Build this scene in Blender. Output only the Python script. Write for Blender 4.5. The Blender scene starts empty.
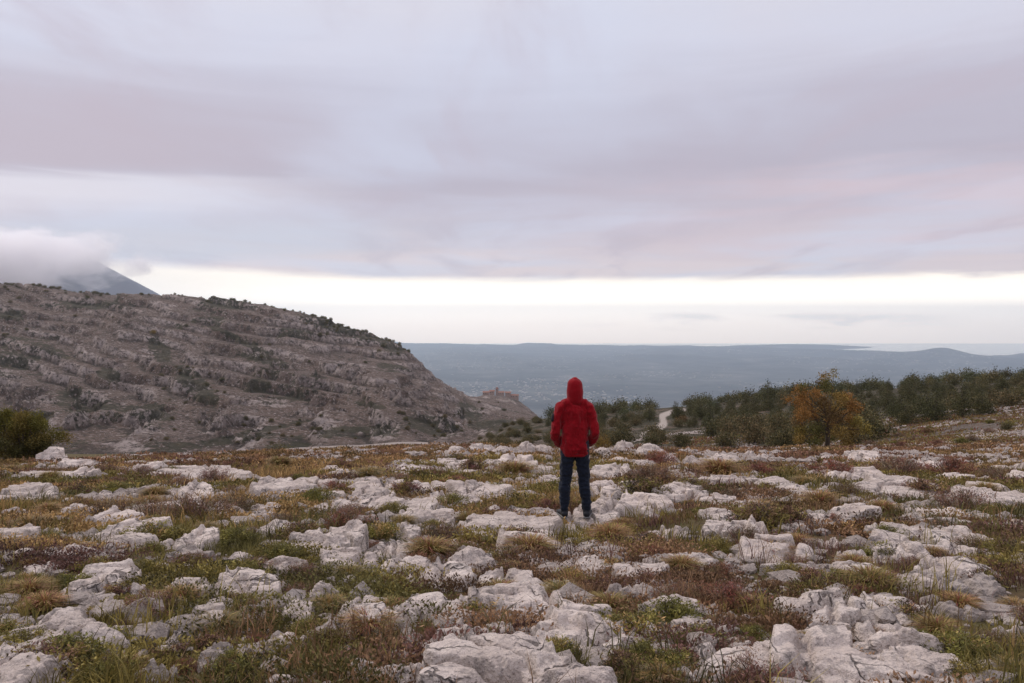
import bpy, bmesh, math, random
import numpy as np
from mathutils import Vector, Matrix, Euler

R = math.radians
SC = bpy.context.scene
COL = SC.collection
rng = np.random.default_rng(7)
random.seed(7)

# ------------------------------------------------------------------ camera
F = 796.4
PITCH = math.atan(19.5 / F)
cam_d = bpy.data.cameras.new('camera'); cam_d.lens = 28.0; cam_d.sensor_width = 36.0
cam_d.clip_start = 0.05; cam_d.clip_end = 200000.0
cam = bpy.data.objects.new('camera', cam_d); COL.objects.link(cam)
cam.location = (0, 0, 0); cam.rotation_euler = (math.pi / 2 - PITCH, 0, 0)
SC.camera = cam

# ------------------------------------------------------------------ view + sampling
SC.view_settings.view_transform = 'Standard'; SC.view_settings.look = 'None'
SC.view_settings.exposure = 0.18; SC.view_settings.gamma = 1.0
SC.view_settings.use_curve_mapping = False
cy = SC.cycles
cy.max_bounces = 8; cy.diffuse_bounces = 3; cy.glossy_bounces = 2; cy.transmission_bounces = 2
cy.transparent_max_bounces = 8; cy.volume_bounces = 8
cy.use_adaptive_sampling = True; cy.adaptive_threshold = 0.01
cy.use_denoising = True

# ------------------------------------------------------------------ node helpers
class NT:
    def __init__(s, tree):
        s.t = tree; s.n = tree.nodes; s.l = tree.links
    def new(s, typ, **kw):
        n = s.n.new(typ)
        for k, v in kw.items(): setattr(n, k, v)
        return n
    def put(s, sock, v):
        if isinstance(v, bpy.types.NodeSocket): s.l.new(v, sock)
        elif v is not None:
            if sock.type == 'RGBA' and len(v) == 3: v = (*v, 1)
            sock.default_value = v
    def math(s, op, a, b=None, c=None, clamp=False):
        n = s.new('ShaderNodeMath', operation=op, use_clamp=clamp)
        s.put(n.inputs[0], a)
        if b is not None: s.put(n.inputs[1], b)
        if c is not None: s.put(n.inputs[2], c)
        return n.outputs[0]
    def mix(s, f, a, b, blend='MIX'):
        n = s.new('ShaderNodeMix', data_type='RGBA', blend_type=blend)
        s.put(n.inputs['Factor'], f); s.put(n.inputs[6], a); s.put(n.inputs[7], b)
        return n.outputs[2]
    def noise(s, vec, scale, detail=4, rough=.55, dist=0.0, dims='3D'):
        n = s.new('ShaderNodeTexNoise', noise_dimensions=dims)
        s.put(n.inputs['Vector'], vec); n.inputs['Scale'].default_value = scale
        n.inputs['Detail'].default_value = detail; n.inputs['Roughness'].default_value = rough
        n.inputs['Distortion'].default_value = dist
        return n.outputs['Fac']
    def ss(s, v, a, b):
        n = s.new('ShaderNodeMapRange', interpolation_type='SMOOTHSTEP')
        s.put(n.inputs[0], v); n.inputs[1].default_value = a; n.inputs[2].default_value = b
        return n.outputs[0]
    def ramp(s, v, stops, interp='LINEAR'):
        n = s.new('ShaderNodeValToRGB'); r = n.color_ramp; r.interpolation = interp
        while len(r.elements) < len(stops): r.elements.new(0.5)
        for e, (p, c) in zip(r.elements, stops):
            e.position = p; e.color = (*c, 1) if len(c) == 3 else c
        s.put(n.inputs[0], v)
        return n.outputs[0]
    def comb(s, x, y, z):
        n = s.new('ShaderNodeCombineXYZ'); s.put(n.inputs[0], x); s.put(n.inputs[1], y); s.put(n.inputs[2], z)
        return n.outputs[0]
    def vmul(s, v, k):
        n = s.new('ShaderNodeVectorMath', operation='MULTIPLY'); s.put(n.inputs[0], v); n.inputs[1].default_value = k
        return n.outputs[0]
    def bump(s, h, strength, dist, nrm=None):
        n = s.new('ShaderNodeBump'); s.put(n.inputs['Height'], h)
        n.inputs['Strength'].default_value = strength; n.inputs['Distance'].default_value = dist
        if nrm is not None: s.put(n.inputs['Normal'], nrm)
        return n.outputs[0]

def srgb(r, g, b):
    f = lambda c: (c / 255 / 12.92) if c <= 10 else ((c / 255 + .055) / 1.055) ** 2.4
    return (f(r), f(g), f(b))

# ------------------------------------------------------------------ world: overcast sky
SUN_EL, SUN_AZ = R(42), R(-48)          # azimuth from +Y towards +X
world = bpy.data.worlds.new('World'); SC.world = world; world.use_nodes = True
w = NT(world.node_tree); w.n.clear()
tc = w.new('ShaderNodeTexCoord'); sp = w.new('ShaderNodeSeparateXYZ'); w.l.new(tc.outputs['Generated'], sp.inputs[0])
X, Y, Z = sp.outputs
hor = w.math('SQRT', w.math('ADD', w.math('MULTIPLY', X, X), w.math('MULTIPLY', Y, Y)))
el = w.math('DIVIDE', Z, w.math('MAXIMUM', hor, .02))          # tan elevation
az = w.math('ARCTAN2', X, Y)
zc = w.math('ADD', w.math('MAXIMUM', Z, 0.0), .07)
deck = w.comb(w.math('DIVIDE', X, zc), w.math('DIVIDE', Y, zc), 0.0)
nA = w.noise(deck, .55, 5, .5, .4)
nB = w.noise(w.vmul(deck, (1, .35, 1)), 1.6, 6, .55, .6)
streak = w.noise(w.comb(w.math('MULTIPLY', az, 2.2), w.math('MULTIPLY', el, 26), 3.1), 1.5, 5, .55, .5)
fine = w.noise(w.comb(w.math('MULTIPLY', az, 9), w.math('MULTIPLY', el, 60), 1.1), 1.0, 5, .6, .3)
# base deck colour by elevation, wobbled by the cloud noise
elw = w.math('ADD', el, w.math('MULTIPLY', w.math('SUBTRACT', streak, .5), .09))
deckcol = w.ramp(w.math('MULTIPLY', elw, 1.0), [
    (0.0, srgb(228, 212, 210)), (0.065, srgb(222, 208, 209)), (0.10, srgb(204, 192, 199)), (0.13, srgb(192, 184, 195)),
    (0.18, srgb(180, 174, 187)), (0.26, srgb(188, 186, 200)), (0.34, srgb(206, 207, 220)),
    (0.45, srgb(214, 213, 221)), (1.0, srgb(200, 200, 212))])
deckcol = w.mix(w.math('MULTIPLY', w.ss(nA, .40, .66), .65), deckcol, srgb(204, 212, 230))
deckcol = w.mix(w.math('MULTIPLY', w.ss(nB, .48, .70), .62), deckcol, srgb(186, 176, 188))
# left: brighter slot below a dark mauve bank
dL = w.ss(az, -.30, -.55)
wob = w.math('MULTIPLY', w.math('SUBTRACT', streak, .5), .03)
bank_c = w.math('ADD', el, w.math('ADD', wob, w.math('MULTIPLY', az, -.05)))
band = lambda v, a, b, c, d: w.math('MULTIPLY', w.ss(v, a, b), w.ss(v, d, c))
slot = w.math('MULTIPLY', w.ss(az, -.12, -.52), band(bank_c, .135, .165, .180, .196))
deckcol = w.mix(w.math('MULTIPLY', slot, .75), deckcol, srgb(224, 221, 228))
bank = w.math('MULTIPLY', w.ss(az, -.10, -.50), band(bank_c, .184, .202, .215, .33))
deckcol = w.mix(w.math('MULTIPLY', bank, .85), deckcol, srgb(184, 172, 182))
blue = w.math('MULTIPLY', w.ss(az, .05, -.35), band(bank_c, .08, .10, .12, .155))
deckcol = w.mix(w.math('MULTIPLY', blue, .6), deckcol, srgb(196, 202, 214))
# right: rosy streaks
rose = w.math('MULTIPLY', w.ss(az, -.05, .4), band(w.math('ADD', el, w.math('MULTIPLY', w.math('SUBTRACT', fine, .5), .05)), .07, .09, .17, .20))
deckcol = w.mix(w.math('MULTIPLY', rose, w.math('MULTIPLY', w.ss(streak, .35, .7), .45)), deckcol, srgb(222, 196, 198))
# clear strip under the deck
strip = w.ramp(w.math('MULTIPLY', w.math('ADD', el, .04), 8.0), [
    (0.0, srgb(214, 203, 200)), (0.10, srgb(222, 211, 207)), (0.28, srgb(232, 222, 217)), (0.42, srgb(242, 236, 233)), (0.56, srgb(253, 251, 250)),
    (0.80, srgb(254, 252, 251))])
lift = w.math('ADD', 1.45, w.math('MULTIPLY', w.ss(el, .055, .0), 1.25))
strip = w.mix(1.0, strip, w.comb(lift, w.math('MULTIPLY', lift, .92), w.math('MULTIPLY', lift, .79)), 'MULTIPLY')
strip = w.mix(w.math('MULTIPLY', w.ss(az, -.15, -.5), .55), strip, srgb(226, 218, 217))
wisp = w.math('MULTIPLY', w.ss(fine, .45, .62), band(w.math('ADD', el, w.math('MULTIPLY', az, .006)), -.012, 0.0, .008, .016))
wisp = w.math('MULTIPLY', wisp, w.math('MULTIPLY', w.ss(az, .0, .2), w.ss(az, .55, .42)))
strip = w.mix(w.math('MULTIPLY', wisp, .8), strip, (1.5, 1.28, 1.12))
edge_in = w.math('ADD', el, w.math('MULTIPLY', w.math('SUBTRACT', fine, .5), .012))
edge_in = w.math('ADD', edge_in, w.math('MULTIPLY', w.ss(az, .42, .56), w.math('MULTIPLY', w.math('SUBTRACT', fine, .5), .02)))
edge_in = w.math('SUBTRACT', edge_in, w.math('MULTIPLY', w.ss(az, -.15, -.5), .014))
up = w.math('ADD', 1.03, w.math('MULTIPLY', w.ss(el, .5, 2.2), 1.1))
deckcol = w.mix(1.0, deckcol, w.comb(w.math('MULTIPLY', up, .965), w.math('MULTIPLY', up, .935), w.math('MULTIPLY', up, .94)), 'MULTIPLY')
edge = w.ss(edge_in, .046, .060)
skycol = w.mix(edge, strip, deckcol)
# cloud bank lying on the far mountain
capn = w.noise(w.comb(w.math('MULTIPLY', az, 22), w.math('MULTIPLY', el, 30), 0.4), 1.0, 6, .6, .4)
captop = w.math('ADD', w.math('MULTIPLY', w.ss(az, -.42, -.56), .055), .058)
capv = w.math('SUBTRACT', w.math('ADD', captop, w.math('MULTIPLY', w.math('SUBTRACT', capn, .5), .06)), el)
cap = w.math('MULTIPLY', w.ss(capv, -.004, .010), w.ss(az, -.43, -.475))
capcol = w.ramp(w.math('MULTIPLY', w.math('ADD', el, w.math('MULTIPLY', w.math('SUBTRACT', capn, .5), .03)), 8), [
    (0.0, srgb(186, 176, 188)), (.42, srgb(196, 186, 196)), (.62, srgb(214, 206, 212)), (.85, srgb(224, 219, 225))])
nish = w.new('ShaderNodeTexSky', sky_type='NISHITA'); nish.sun_disc = False
nish.sun_elevation = SUN_EL; nish.sun_rotation = SUN_AZ; nish.altitude = 1100
SKY_STR = 0.10
cloud10 = w.mix(1.0, skycol, (1 / SKY_STR, 1 / SKY_STR, 1 / SKY_STR), 'MULTIPLY')
bg = w.new('ShaderNodeBackground'); bg.inputs['Strength'].default_value = SKY_STR
w.l.new(w.mix(.96, nish.outputs[0], cloud10), bg.inputs['Color'])
wo = w.new('ShaderNodeOutputWorld'); w.l.new(bg.outputs[0], wo.inputs['Surface'])

sun_d = bpy.data.lights.new('sun', 'SUN'); sun_d.energy = 1.5; sun_d.angle = R(14); sun_d.color = (1, .91, .82)
sun = bpy.data.objects.new('sun', sun_d); COL.objects.link(sun)
sd = Vector((math.sin(SUN_AZ) * math.cos(SUN_EL), math.cos(SUN_AZ) * math.cos(SUN_EL), math.sin(SUN_EL)))
sun.rotation_euler = sd.to_track_quat('Z', 'Y').to_euler()

# ------------------------------------------------------------------ numpy noise
def _h(ix, iy, iz, seed):
    n = (ix.astype(np.int64) * 374761393 + iy.astype(np.int64) * 668265263 + iz.astype(np.int64) * 2147483647 + seed * 974634777) & 0xffffffff
    n = ((n ^ (n >> 13)) * 1274126177) & 0xffffffff
    n = ((n ^ (n >> 16)) * 2246822519) & 0xffffffff
    return ((n ^ (n >> 15)) & 0xffffff) / float(0xffffff)
def vn(x, y, z=None, seed=0):
    x = np.asarray(x, float); y = np.asarray(y, float)
    if z is None:
        fx, fy = np.floor(x), np.floor(y); tx, ty = x - fx, y - fy
        tx = tx * tx * (3 - 2 * tx); ty = ty * ty * (3 - 2 * ty); k = np.zeros_like(fx)
        a = _h(fx, fy, k, seed); b = _h(fx + 1, fy, k, seed); c = _h(fx, fy + 1, k, seed); d = _h(fx + 1, fy + 1, k, seed)
        return (a + (b - a) * tx) * (1 - ty) + (c + (d - c) * tx) * ty
    z = np.asarray(z, float)
    fz = np.floor(z); tz = z - fz; tz = tz * tz * (3 - 2 * tz)
    fx, fy = np.floor(x), np.floor(y); tx, ty = x - fx, y - fy
    tx = tx * tx * (3 - 2 * tx); ty = ty * ty * (3 - 2 * ty)
    out = 0
    for dz, wz in ((0, 1 - tz), (1, tz)):
        a = _h(fx, fy, fz + dz, seed); b = _h(fx + 1, fy, fz + dz, seed)
        c = _h(fx, fy + 1, fz + dz, seed); d = _h(fx + 1, fy + 1, fz + dz, seed)
        out = out + wz * ((a + (b - a) * tx) * (1 - ty) + (c + (d - c) * tx) * ty)
    return out
def fbm(x, y, z=None, oct=4, seed=0, gain=.5, ridged=False):
    s = 0; a = 1; tot = 0; x = np.asarray(x, float); y = np.asarray(y, float); z = None if z is None else np.asarray(z, float)
    for o in range(oct):
        f = 2.03 ** o
        v = vn(x * f + 17.3 * o, y * f - 9.1 * o, None if z is None else z * f + 5.7 * o, seed + o)
        if ridged: v = 1 - np.abs(2 * v - 1)
        s = s + a * v; tot += a; a *= gain
    return s / tot
def sstep(v, a, b):
    t = np.clip((v - a) / (b - a), 0, 1); return t * t * (3 - 2 * t)

# ------------------------------------------------------------------ object helpers
def np_mesh(name, verts, faces_flat, loop_counts, mats=(), smooth=True, attrs=None):
    me = bpy.data.meshes.new(name)
    nv = len(verts); nl = len(faces_flat); nf = len(loop_counts)
    me.vertices.add(nv); me.vertices.foreach_set('co', np.asarray(verts, np.float32).ravel())
    me.loops.add(nl); me.loops.foreach_set('vertex_index', np.asarray(faces_flat, np.int32))
    me.polygons.add(nf)
    lc = np.asarray(loop_counts, np.int32); ls = np.zeros(nf, np.int32); ls[1:] = np.cumsum(lc)[:-1]
    me.polygons.foreach_set('loop_start', ls)
    me.polygons.foreach_set('use_smooth', np.full(nf, smooth, bool))
    me.update(calc_edges=True); me.validate()
    for m in mats: me.materials.append(m)
    if attrs:
        for k, v in attrs.items():
            v = np.asarray(v, np.float32)
            if v.ndim == 2:
                a = me.color_attributes.new(k, 'FLOAT_COLOR', 'POINT')
                if v.shape[1] == 3: v = np.hstack([v, np.ones((len(v), 1), np.float32)])
                a.data.foreach_set('color', v.ravel())
            else:
                a = me.attributes.new(k, 'FLOAT', 'POINT'); a.data.foreach_set('value', v)
    return me
def link(name, me, parent=None, loc=None):
    o = bpy.data.objects.new(name, me); COL.objects.link(o)
    if parent is not None: o.parent = parent
    if loc is not None: o.location = loc
    return o
def tag(o, label=None, cat=None, group=None, kind=None):
    if label: o['label'] = label
    if cat: o['category'] = cat
    if group: o['group'] = group
    if kind: o['kind'] = kind
    return o
def thing(name, label, cat, loc, rz=0, group=None):
    o = bpy.data.objects.new(name, None); COL.objects.link(o); o.empty_display_size = .2
    o.location = loc; o.rotation_euler = (0, 0, rz)
    return tag(o, label, cat, group)
def copy_tree(o, parent=None):
    c = o.copy(); COL.objects.link(c); c.parent = parent
    for ch in o.children: copy_tree(ch, c)
    return c
def grid_faces(nr, nc):
    i = np.arange(nr - 1)[:, None] * nc + np.arange(nc - 1)[None, :]
    return np.stack([i, i + 1, i + nc + 1, i + nc], -1).reshape(-1, 4)

def pr(px, py):
    """pixel -> (dx/dy, dz/dy) in world"""
    a = (px - 512) / F; b = -(py - 341.5) / F
    cy_, sy_ = math.cos(PITCH), math.sin(PITCH)
    wy = cy_ + b * sy_; wz = -sy_ + b * cy_
    return a / wy, wz / wy
def to_px(x, y, z):
    """world -> pixel (numpy ok)"""
    cy_, sy_ = math.cos(PITCH), math.sin(PITCH)
    dep = y * cy_ - z * sy_; up = z * cy_ + y * sy_
    return 512 + F * x / dep, 341.5 - F * up / dep

# ------------------------------------------------------------------ terrain table
DEP = [33, 42, 60, 90, 150, 220, 300, 400, 550, 700, 850, 1000, 1200, 1600, 2500, 4500]
TAB = {
 -500: [464,470,490,510,520,510,490,462,412,360,312,272,286,400,490,481],
 -300: [464,470,490,510,520,510,490,462,415,365,318,276,290,400,490,481],
 0:    [463,468,488,508,518,508,488,462,418,368,322,281,296,400,490,481],
 60:   [461,463,478,500,512,504,484,460,418,370,324,286,300,400,490,481],
 130:  [459,458,470,495,510,500,480,458,418,372,328,291,306,400,490,481],
 200:  [459,456,462,485,500,492,475,455,418,372,330,294,310,400,490,481],
 260:  [458,453,455,475,495,490,472,452,415,372,335,303,315,400,490,481],
 330:  [457,452,449.5,470,490,485,468,450,415,378,345,320,330,410,490,481],
 400:  [456,450,447,465,480,478,462,445,412,385,360,342,350,420,490,481],
 425:  [455,449,448,462,475,472,460,444,420,400,380,366,372,430,490,481],
 440:  [454,448,450,460,470,468,458,443,425,408,392,380,385,430,490,481],
 458:  [450,446,452,458,466,463,455,442,428,415,402,391,394,432,480,481],
 470:  [449,447,455,458,462,458,450,440,430,420,410,402,397,391,460,481],
 510:  [449,450,458,458,450,440,428,424,421,418,415,411,402,389,450,481],
 525:  [449,451,459,460,450,438,424,421,419,418,417,414,409,400,450,481],
 545:  [450,452,460,462,450,436,420,419,420,421,421,421,422,419,470,481],
 560:  [451,453,461,462,450,434,418,418,425,430,435,440,445,450,490,481],
 600:  [451,452,460,460,444,426,412,414,425,440,450,460,470,480,490,481],
 660:  [452,452,456,452,436,420,408,410,425,440,450,460,470,480,490,481],
 720:  [452,451,453,447,430,414,403,408,425,440,450,460,470,480,490,481],
 800:  [453,451,450,442,423,405,393,398,415,435,450,460,470,480,490,481],
 900:  [455,451,444,430,412,396,386,392,410,430,450,460,470,480,490,481],
 1024: [456,446,432,412,398,386,379,384,405,430,450,460,470,480,490,481],
 1300: [455,440,420,400,385,372,364,370,400,430,450,460,470,480,490,481],
 1700: [455,440,420,400,385,372,364,370,400,430,450,460,470,480,490,481],
}
cpx = np.array(sorted(TAB)); tabz = np.array([TAB[c] for c in cpx], float)
S0, C0 = 0.136, 1.225
dfull = np.array([1.0, 3, 8, 15, 24] + DEP); ld = np.log(dfull)
ZT = np.zeros((len(cpx), len(dfull)))          # slope z/D
for i in range(len(cpx)):
    for j, D in enumerate(dfull):
        ZT[i, j] = -(C0 / D + S0) if D <= 24 else pr(512, tabz[i, j - 5])[1]
ucol = (cpx - 512) / F
rows = np.concatenate([np.exp(np.linspace(math.log(1.6), math.log(42), 420, endpoint=False)),
                       np.exp(np.linspace(math.log(42), math.log(380), 170, endpoint=False)),
                       np.exp(np.linspace(math.log(380), math.log(1250), 400, endpoint=False)),
                       np.exp(np.linspace(math.log(1250), math.log(4500), 60))])
us = np.concatenate([np.linspace(-1.5, -.76, 50, endpoint=False), np.linspace(-.76, .76, 960), np.linspace(.76, 1.5, 51)[1:]])
# interpolate: along log D for each table column, then across columns
tmp = np.array([np.interp(np.log(rows), ld, ZT[i]) for i in range(len(cpx))])     # cols x rows
G = np.zeros((len(rows), len(us)))
for r in range(len(rows)): G[r] = np.interp(us, ucol, tmp[:, r])
def blur(a, n, ax):
    k = 2 * n + 1
    p = np.pad(a, [(n, n) if i == ax else (0, 0) for i in range(2)], mode='edge')
    c = np.cumsum(p, ax); c = np.insert(c, 0, 0, ax)
    return (np.take(c, range(k, c.shape[ax]), ax) - np.take(c, range(0, c.shape[ax] - k), ax)) / k
for _ in range(2):
    G = blur(G, 6, 0); G = blur(G, 8, 1)
DD = rows[:, None] * np.ones_like(us)[None, :]
XX = us[None, :] * DD
near = DD < 26
ZZ = G * DD
plane = -(C0 + S0 * DD)
wn = sstep(DD, 20, 30); ZZ = plane * (1 - wn) + ZZ * wn
# relief
wfg = 1 - sstep(DD, 36, 60)
ZZ += wfg * ((fbm(XX / 4.5, DD / 4.5, oct=3, seed=3) - .5) * .30 * sstep(DD, 2, 7) + (fbm(XX / .7, DD / .7, oct=4, seed=9) - .5) * .14)
wmid = sstep(DD, 45, 80) * (1 - sstep(DD, 380, 500))
ZZ += wmid * ((fbm(XX / 22, DD / 22, oct=4, seed=21) - .5) * 3.0)
wmt = sstep(DD, 360, 520) * (1 - sstep(DD, 2000, 3000))
atten = np.where(XX / DD > -.06, .45, 1.0)
big = (fbm(XX / 130, DD / 170, oct=3, seed=31) - .5) * 34 * (1 - .7 * sstep(DD, 820, 980))
rid = (fbm(XX / 60 + DD / 300, DD / 160, oct=4, seed=37, ridged=True) - .6) * 20 * (1 - .6 * sstep(DD, 850, 980))
ZZ += wmt * atten * (big + rid + (fbm(XX / 16, DD / 16, oct=5, seed=41, gain=.68) - .5) * 11)
# rock strata: benches tilted down to the right
strat = ZZ + .17 * XX + (fbm(XX / 150, DD / 150, oct=3, seed=45) - .5) * 22
ph = strat / 9.5; fr = ph - np.floor(ph)
bench = (sstep(fr, .62, .95) - fr) * 9.5
bamp = .55 + .45 * sstep(fbm(XX / 70, DD / 70, oct=3, seed=47), .4, .62)
ZZ += wmt * atten * bench * bamp * 1.0
PX, PY = to_px(XX, DD, ZZ)

def gz(x, y):
    x = np.atleast_1d(np.asarray(x, float)); y = np.atleast_1d(np.asarray(y, float))
    u = np.clip(x / y, us[0], us[-1]); d = np.clip(y, rows[0], rows[-1])
    iu = np.interp(u, us, np.arange(len(us))); ir = np.interp(d, rows, np.arange(len(rows)))
    i0 = np.clip(iu.astype(int), 0, len(us) - 2); r0 = np.clip(ir.astype(int), 0, len(rows) - 2)
    a = iu - i0; b = ir - r0
    return (ZZ[r0, i0] * (1 - a) + ZZ[r0, i0 + 1] * a) * (1 - b) + (ZZ[r0 + 1, i0] * (1 - a) + ZZ[r0 + 1, i0 + 1] * a) * b
def gz1(x, y): return float(gz(x, y)[0])
def hit(px, py, d0=2.5, d1=60):
    """where a pixel's ray first meets the ground: real point on the terrain"""
    a, b = pr(px, py); d = np.exp(np.linspace(math.log(d0), math.log(d1), 1500))
    below = (b * d) <= gz(a * d, d)
    k = int(np.argmax(below)) if below.any() else len(d) - 1
    return a * d[k], d[k]

# ------------------------------------------------------------------ materials
def new_mat(name, rough=.9, spec=.2):
    m = bpy.data.materials.new(name); m.use_nodes = True
    t = NT(m.node_tree); p = t.n['Principled BSDF']
    p.inputs['Roughness'].default_value = rough; p.inputs['Specular IOR Level'].default_value = spec
    return m, t, p
def pos(t):
    g = t.new('ShaderNodeNewGeometry'); return g.outputs['Position']
def objc(t, jitter=True):
    c = t.new('ShaderNodeTexCoord').outputs['Object']
    if not jitter: return c
    r = t.new('ShaderNodeObjectInfo').outputs['Random']
    a = t.new('ShaderNodeVectorMath', operation='ADD'); t.l.new(c, a.inputs[0])
    t.l.new(t.comb(t.math('MULTIPLY', r, 37.0), t.math('MULTIPLY', r, 91.0), 0.0), a.inputs[1])
    return a.outputs[0]

# limestone
def limestone(name, k=1.0):
    m, t, p = new_mat(name, .92, .15)
    v = objc(t)
    n1 = t.noise(v, 3.0, 6, .6, .3); n2 = t.noise(v, 14, 6, .65); n3 = t.noise(v, 70, 4, .6)
    base = t.ramp(n1, [(.28, tuple(c * k for c in (.45, .37, .32))), (.5, tuple(c * k for c in (.60, .505, .44))), (.75, tuple(c * k for c in (.74, .64, .565)))])
    base = t.mix(t.math('MULTIPLY', t.ss(n2, .52, .68), .50), base, (.30, .25, .23))
    base = t.mix(t.math('MULTIPLY', t.ss(n3, .56, .68), .55), base, (.12, .10, .09))
    # weathered grey-black lichen streaks, own shape
    ln = t.noise(t.vmul(v, (1.6, 1.6, .6)), 4.2, 7, .72, .8)
    base = t.mix(t.math('MULTIPLY', t.ss(ln, .54, .63), .55), base, (.13, .115, .11))
    vo = t.new('ShaderNodeTexVoronoi', feature='DISTANCE_TO_EDGE'); vo.inputs['Scale'].default_value = 1.9
    wv = t.new('ShaderNodeVectorMath', operation='ADD'); t.l.new(v, wv.inputs[0])
    nn = t.new('ShaderNodeTexNoise'); nn.inputs['Scale'].default_value = 2.2; nn.inputs['Detail'].default_value = 5; t.l.new(v, nn.inputs['Vector'])
    t.l.new(nn.outputs['Color'], wv.inputs[1]); t.l.new(wv.outputs[0], vo.inputs['Vector'])
    crack = t.ss(vo.outputs['Distance'], .022, .004)
    cm = t.math('MULTIPLY', crack, t.ss(n1, .42, .62))
    base = t.mix(t.math('MULTIPLY', cm, .8), base, (.07, .055, .05))
    t.l.new(base, p.inputs['Base Color'])
    pit = t.new('ShaderNodeTexVoronoi'); pit.inputs['Scale'].default_value = 24; t.l.new(v, pit.inputs['Vector'])
    h = t.math('ADD', t.math('MULTIPLY', n2, 1.0), t.math('MULTIPLY', n3, .35))
    h = t.math('SUBTRACT', h, t.math('MULTIPLY', cm, .7))
    h = t.math('ADD', h, t.math('MULTIPLY', t.ss(pit.outputs['Distance'], .0, .45), .25))
    t.l.new(t.bump(h, .95, .055), p.inputs['Normal'])
    return m
M_LIME = limestone('pale_limestone'); M_LIME_D = limestone('dark_limestone', .68)

# vegetation: colour comes from a per-plant attribute
def veg_mat(name, rough=.75, trans=.12):
    m, t, p = new_mat(name, rough, .2)
    a = t.new('ShaderNodeVertexColor'); a.layer_name = 'col'
    r = t.new('ShaderNodeObjectInfo').outputs['Random']
    hs = t.new('ShaderNodeHueSaturation'); t.l.new(a.outputs[0], hs.inputs['Color'])
    t.l.new(t.math('ADD', t.math('MULTIPLY', r, .35), .82), hs.inputs['Value'])
    t.l.new(t.math('ADD', t.math('MULTIPLY', r, -.03), .515), hs.inputs['Hue'])
    t.l.new(hs.outputs[0], p.inputs['Base Color'])
    tr = t.new('ShaderNodeBsdfTranslucent'); t.l.new(hs.outputs[0], tr.inputs[0])
    mx = t.new('ShaderNodeMixShader'); mx.inputs[0].default_value = trans
    t.l.new(p.outputs[0], mx.inputs[1]); t.l.new(tr.outputs[0], mx.inputs[2])
    t.l.new(mx.outputs[0], t.n['Material Output'].inputs[0])
    return m
M_VEG = veg_mat('leaves', .75, .15); M_GRASS = veg_mat('grass_blades', .7, .25)
def flat_mat(name, c, rough=.85, nscale=None, var=.3, bump=0):
    m, t, p = new_mat(name, rough, .2)
    if nscale:
        n = t.noise(objc(t), nscale, 5, .6)
        t.l.new(t.mix(n, tuple(x * (1 - var) for x in c), tuple(x * (1 + var) for x in c)), p.inputs['Base Color'])
        if bump: t.l.new(t.bump(n, .6, bump), p.inputs['Normal'])
    else: p.inputs['Base Color'].default_value = (*c, 1)
    return m
M_BARK = flat_mat('bark', (.10, .075, .055), .95, 12, .5, .02)

# ground (plateau)
def ground_mat():
    m, t, p = new_mat('plateau_ground', .97, .1)
    v = pos(t)
    n1 = t.noise(v, .35, 4, .55); n2 = t.noise(v, 1.6, 6, .65, .3); n3 = t.noise(v, 9, 6, .7); n4 = t.noise(v, 45, 4, .6)
    c = t.ramp(n2, [(.30, (.085, .060, .035)), (.45, (.13, .095, .045)), (.58, (.10, .095, .035)), (.72, (.15, .10, .07))])
    c = t.mix(t.math('MULTIPLY', t.ss(n1, .45, .65), .5), c, (.14, .085, .055))
    c = t.mix(t.math('MULTIPLY', t.ss(n3, .5, .72), .6), c, (.05, .038, .025))
    c = t.mix(t.math('MULTIPLY', t.ss(n4, .55, .7), t.ss(n2, .45, .65)), c, (.36, .31, .28))
    t.l.new(c, p.inputs['Base Color'])
    h = t.math('ADD', n3, t.math('MULTIPLY', n4, .5))
    t.l.new(t.bump(h, .9, .08), p.inputs['Normal'])
    return m
# hillside below the wood and scree bank
def hillside_mat():
    m, t, p = new_mat('hillside_scree', .97, .1)
    v = pos(t)
    n1 = t.noise(v, .03, 5, .6); n2 = t.noise(v, .25, 6, .65, .4); n3 = t.noise(v, 1.1, 5, .7); n4 = t.noise(v, 3.5, 4, .65)
    c = t.ramp(n2, [(.3, (.070, .055, .035)), (.5, (.13, .10, .075)), (.7, (.16, .10, .065))])
    c = t.mix(t.math('MULTIPLY', t.ss(n4, .5, .62), t.ss(n3, .35, .55)), c, (.30, .26, .24))
    c = t.mix(t.math('MULTIPLY', t.ss(n3, .56, .68), .7), c, (.04, .04, .022))
    pt = t.new('ShaderNodeAttribute'); pt.attribute_name = 'track'
    wd = t.new('ShaderNodeAttribute'); wd.attribute_name = 'wood'
    c = t.mix(t.math('MULTIPLY', wd.outputs['Fac'], t.ss(n2, .68, .42)), c, t.ramp(n3, [(.35, (.030, .030, .018)), (.65, (.065, .058, .032))]))
    c = t.mix(pt.outputs['Fac'], c, (.42, .36, .31))
    t.l.new(c, p.inputs['Base Color'])
    t.l.new(t.bump(t.math('ADD', n4, n3), .9, .5), p.inputs['Normal'])
    return m
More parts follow.
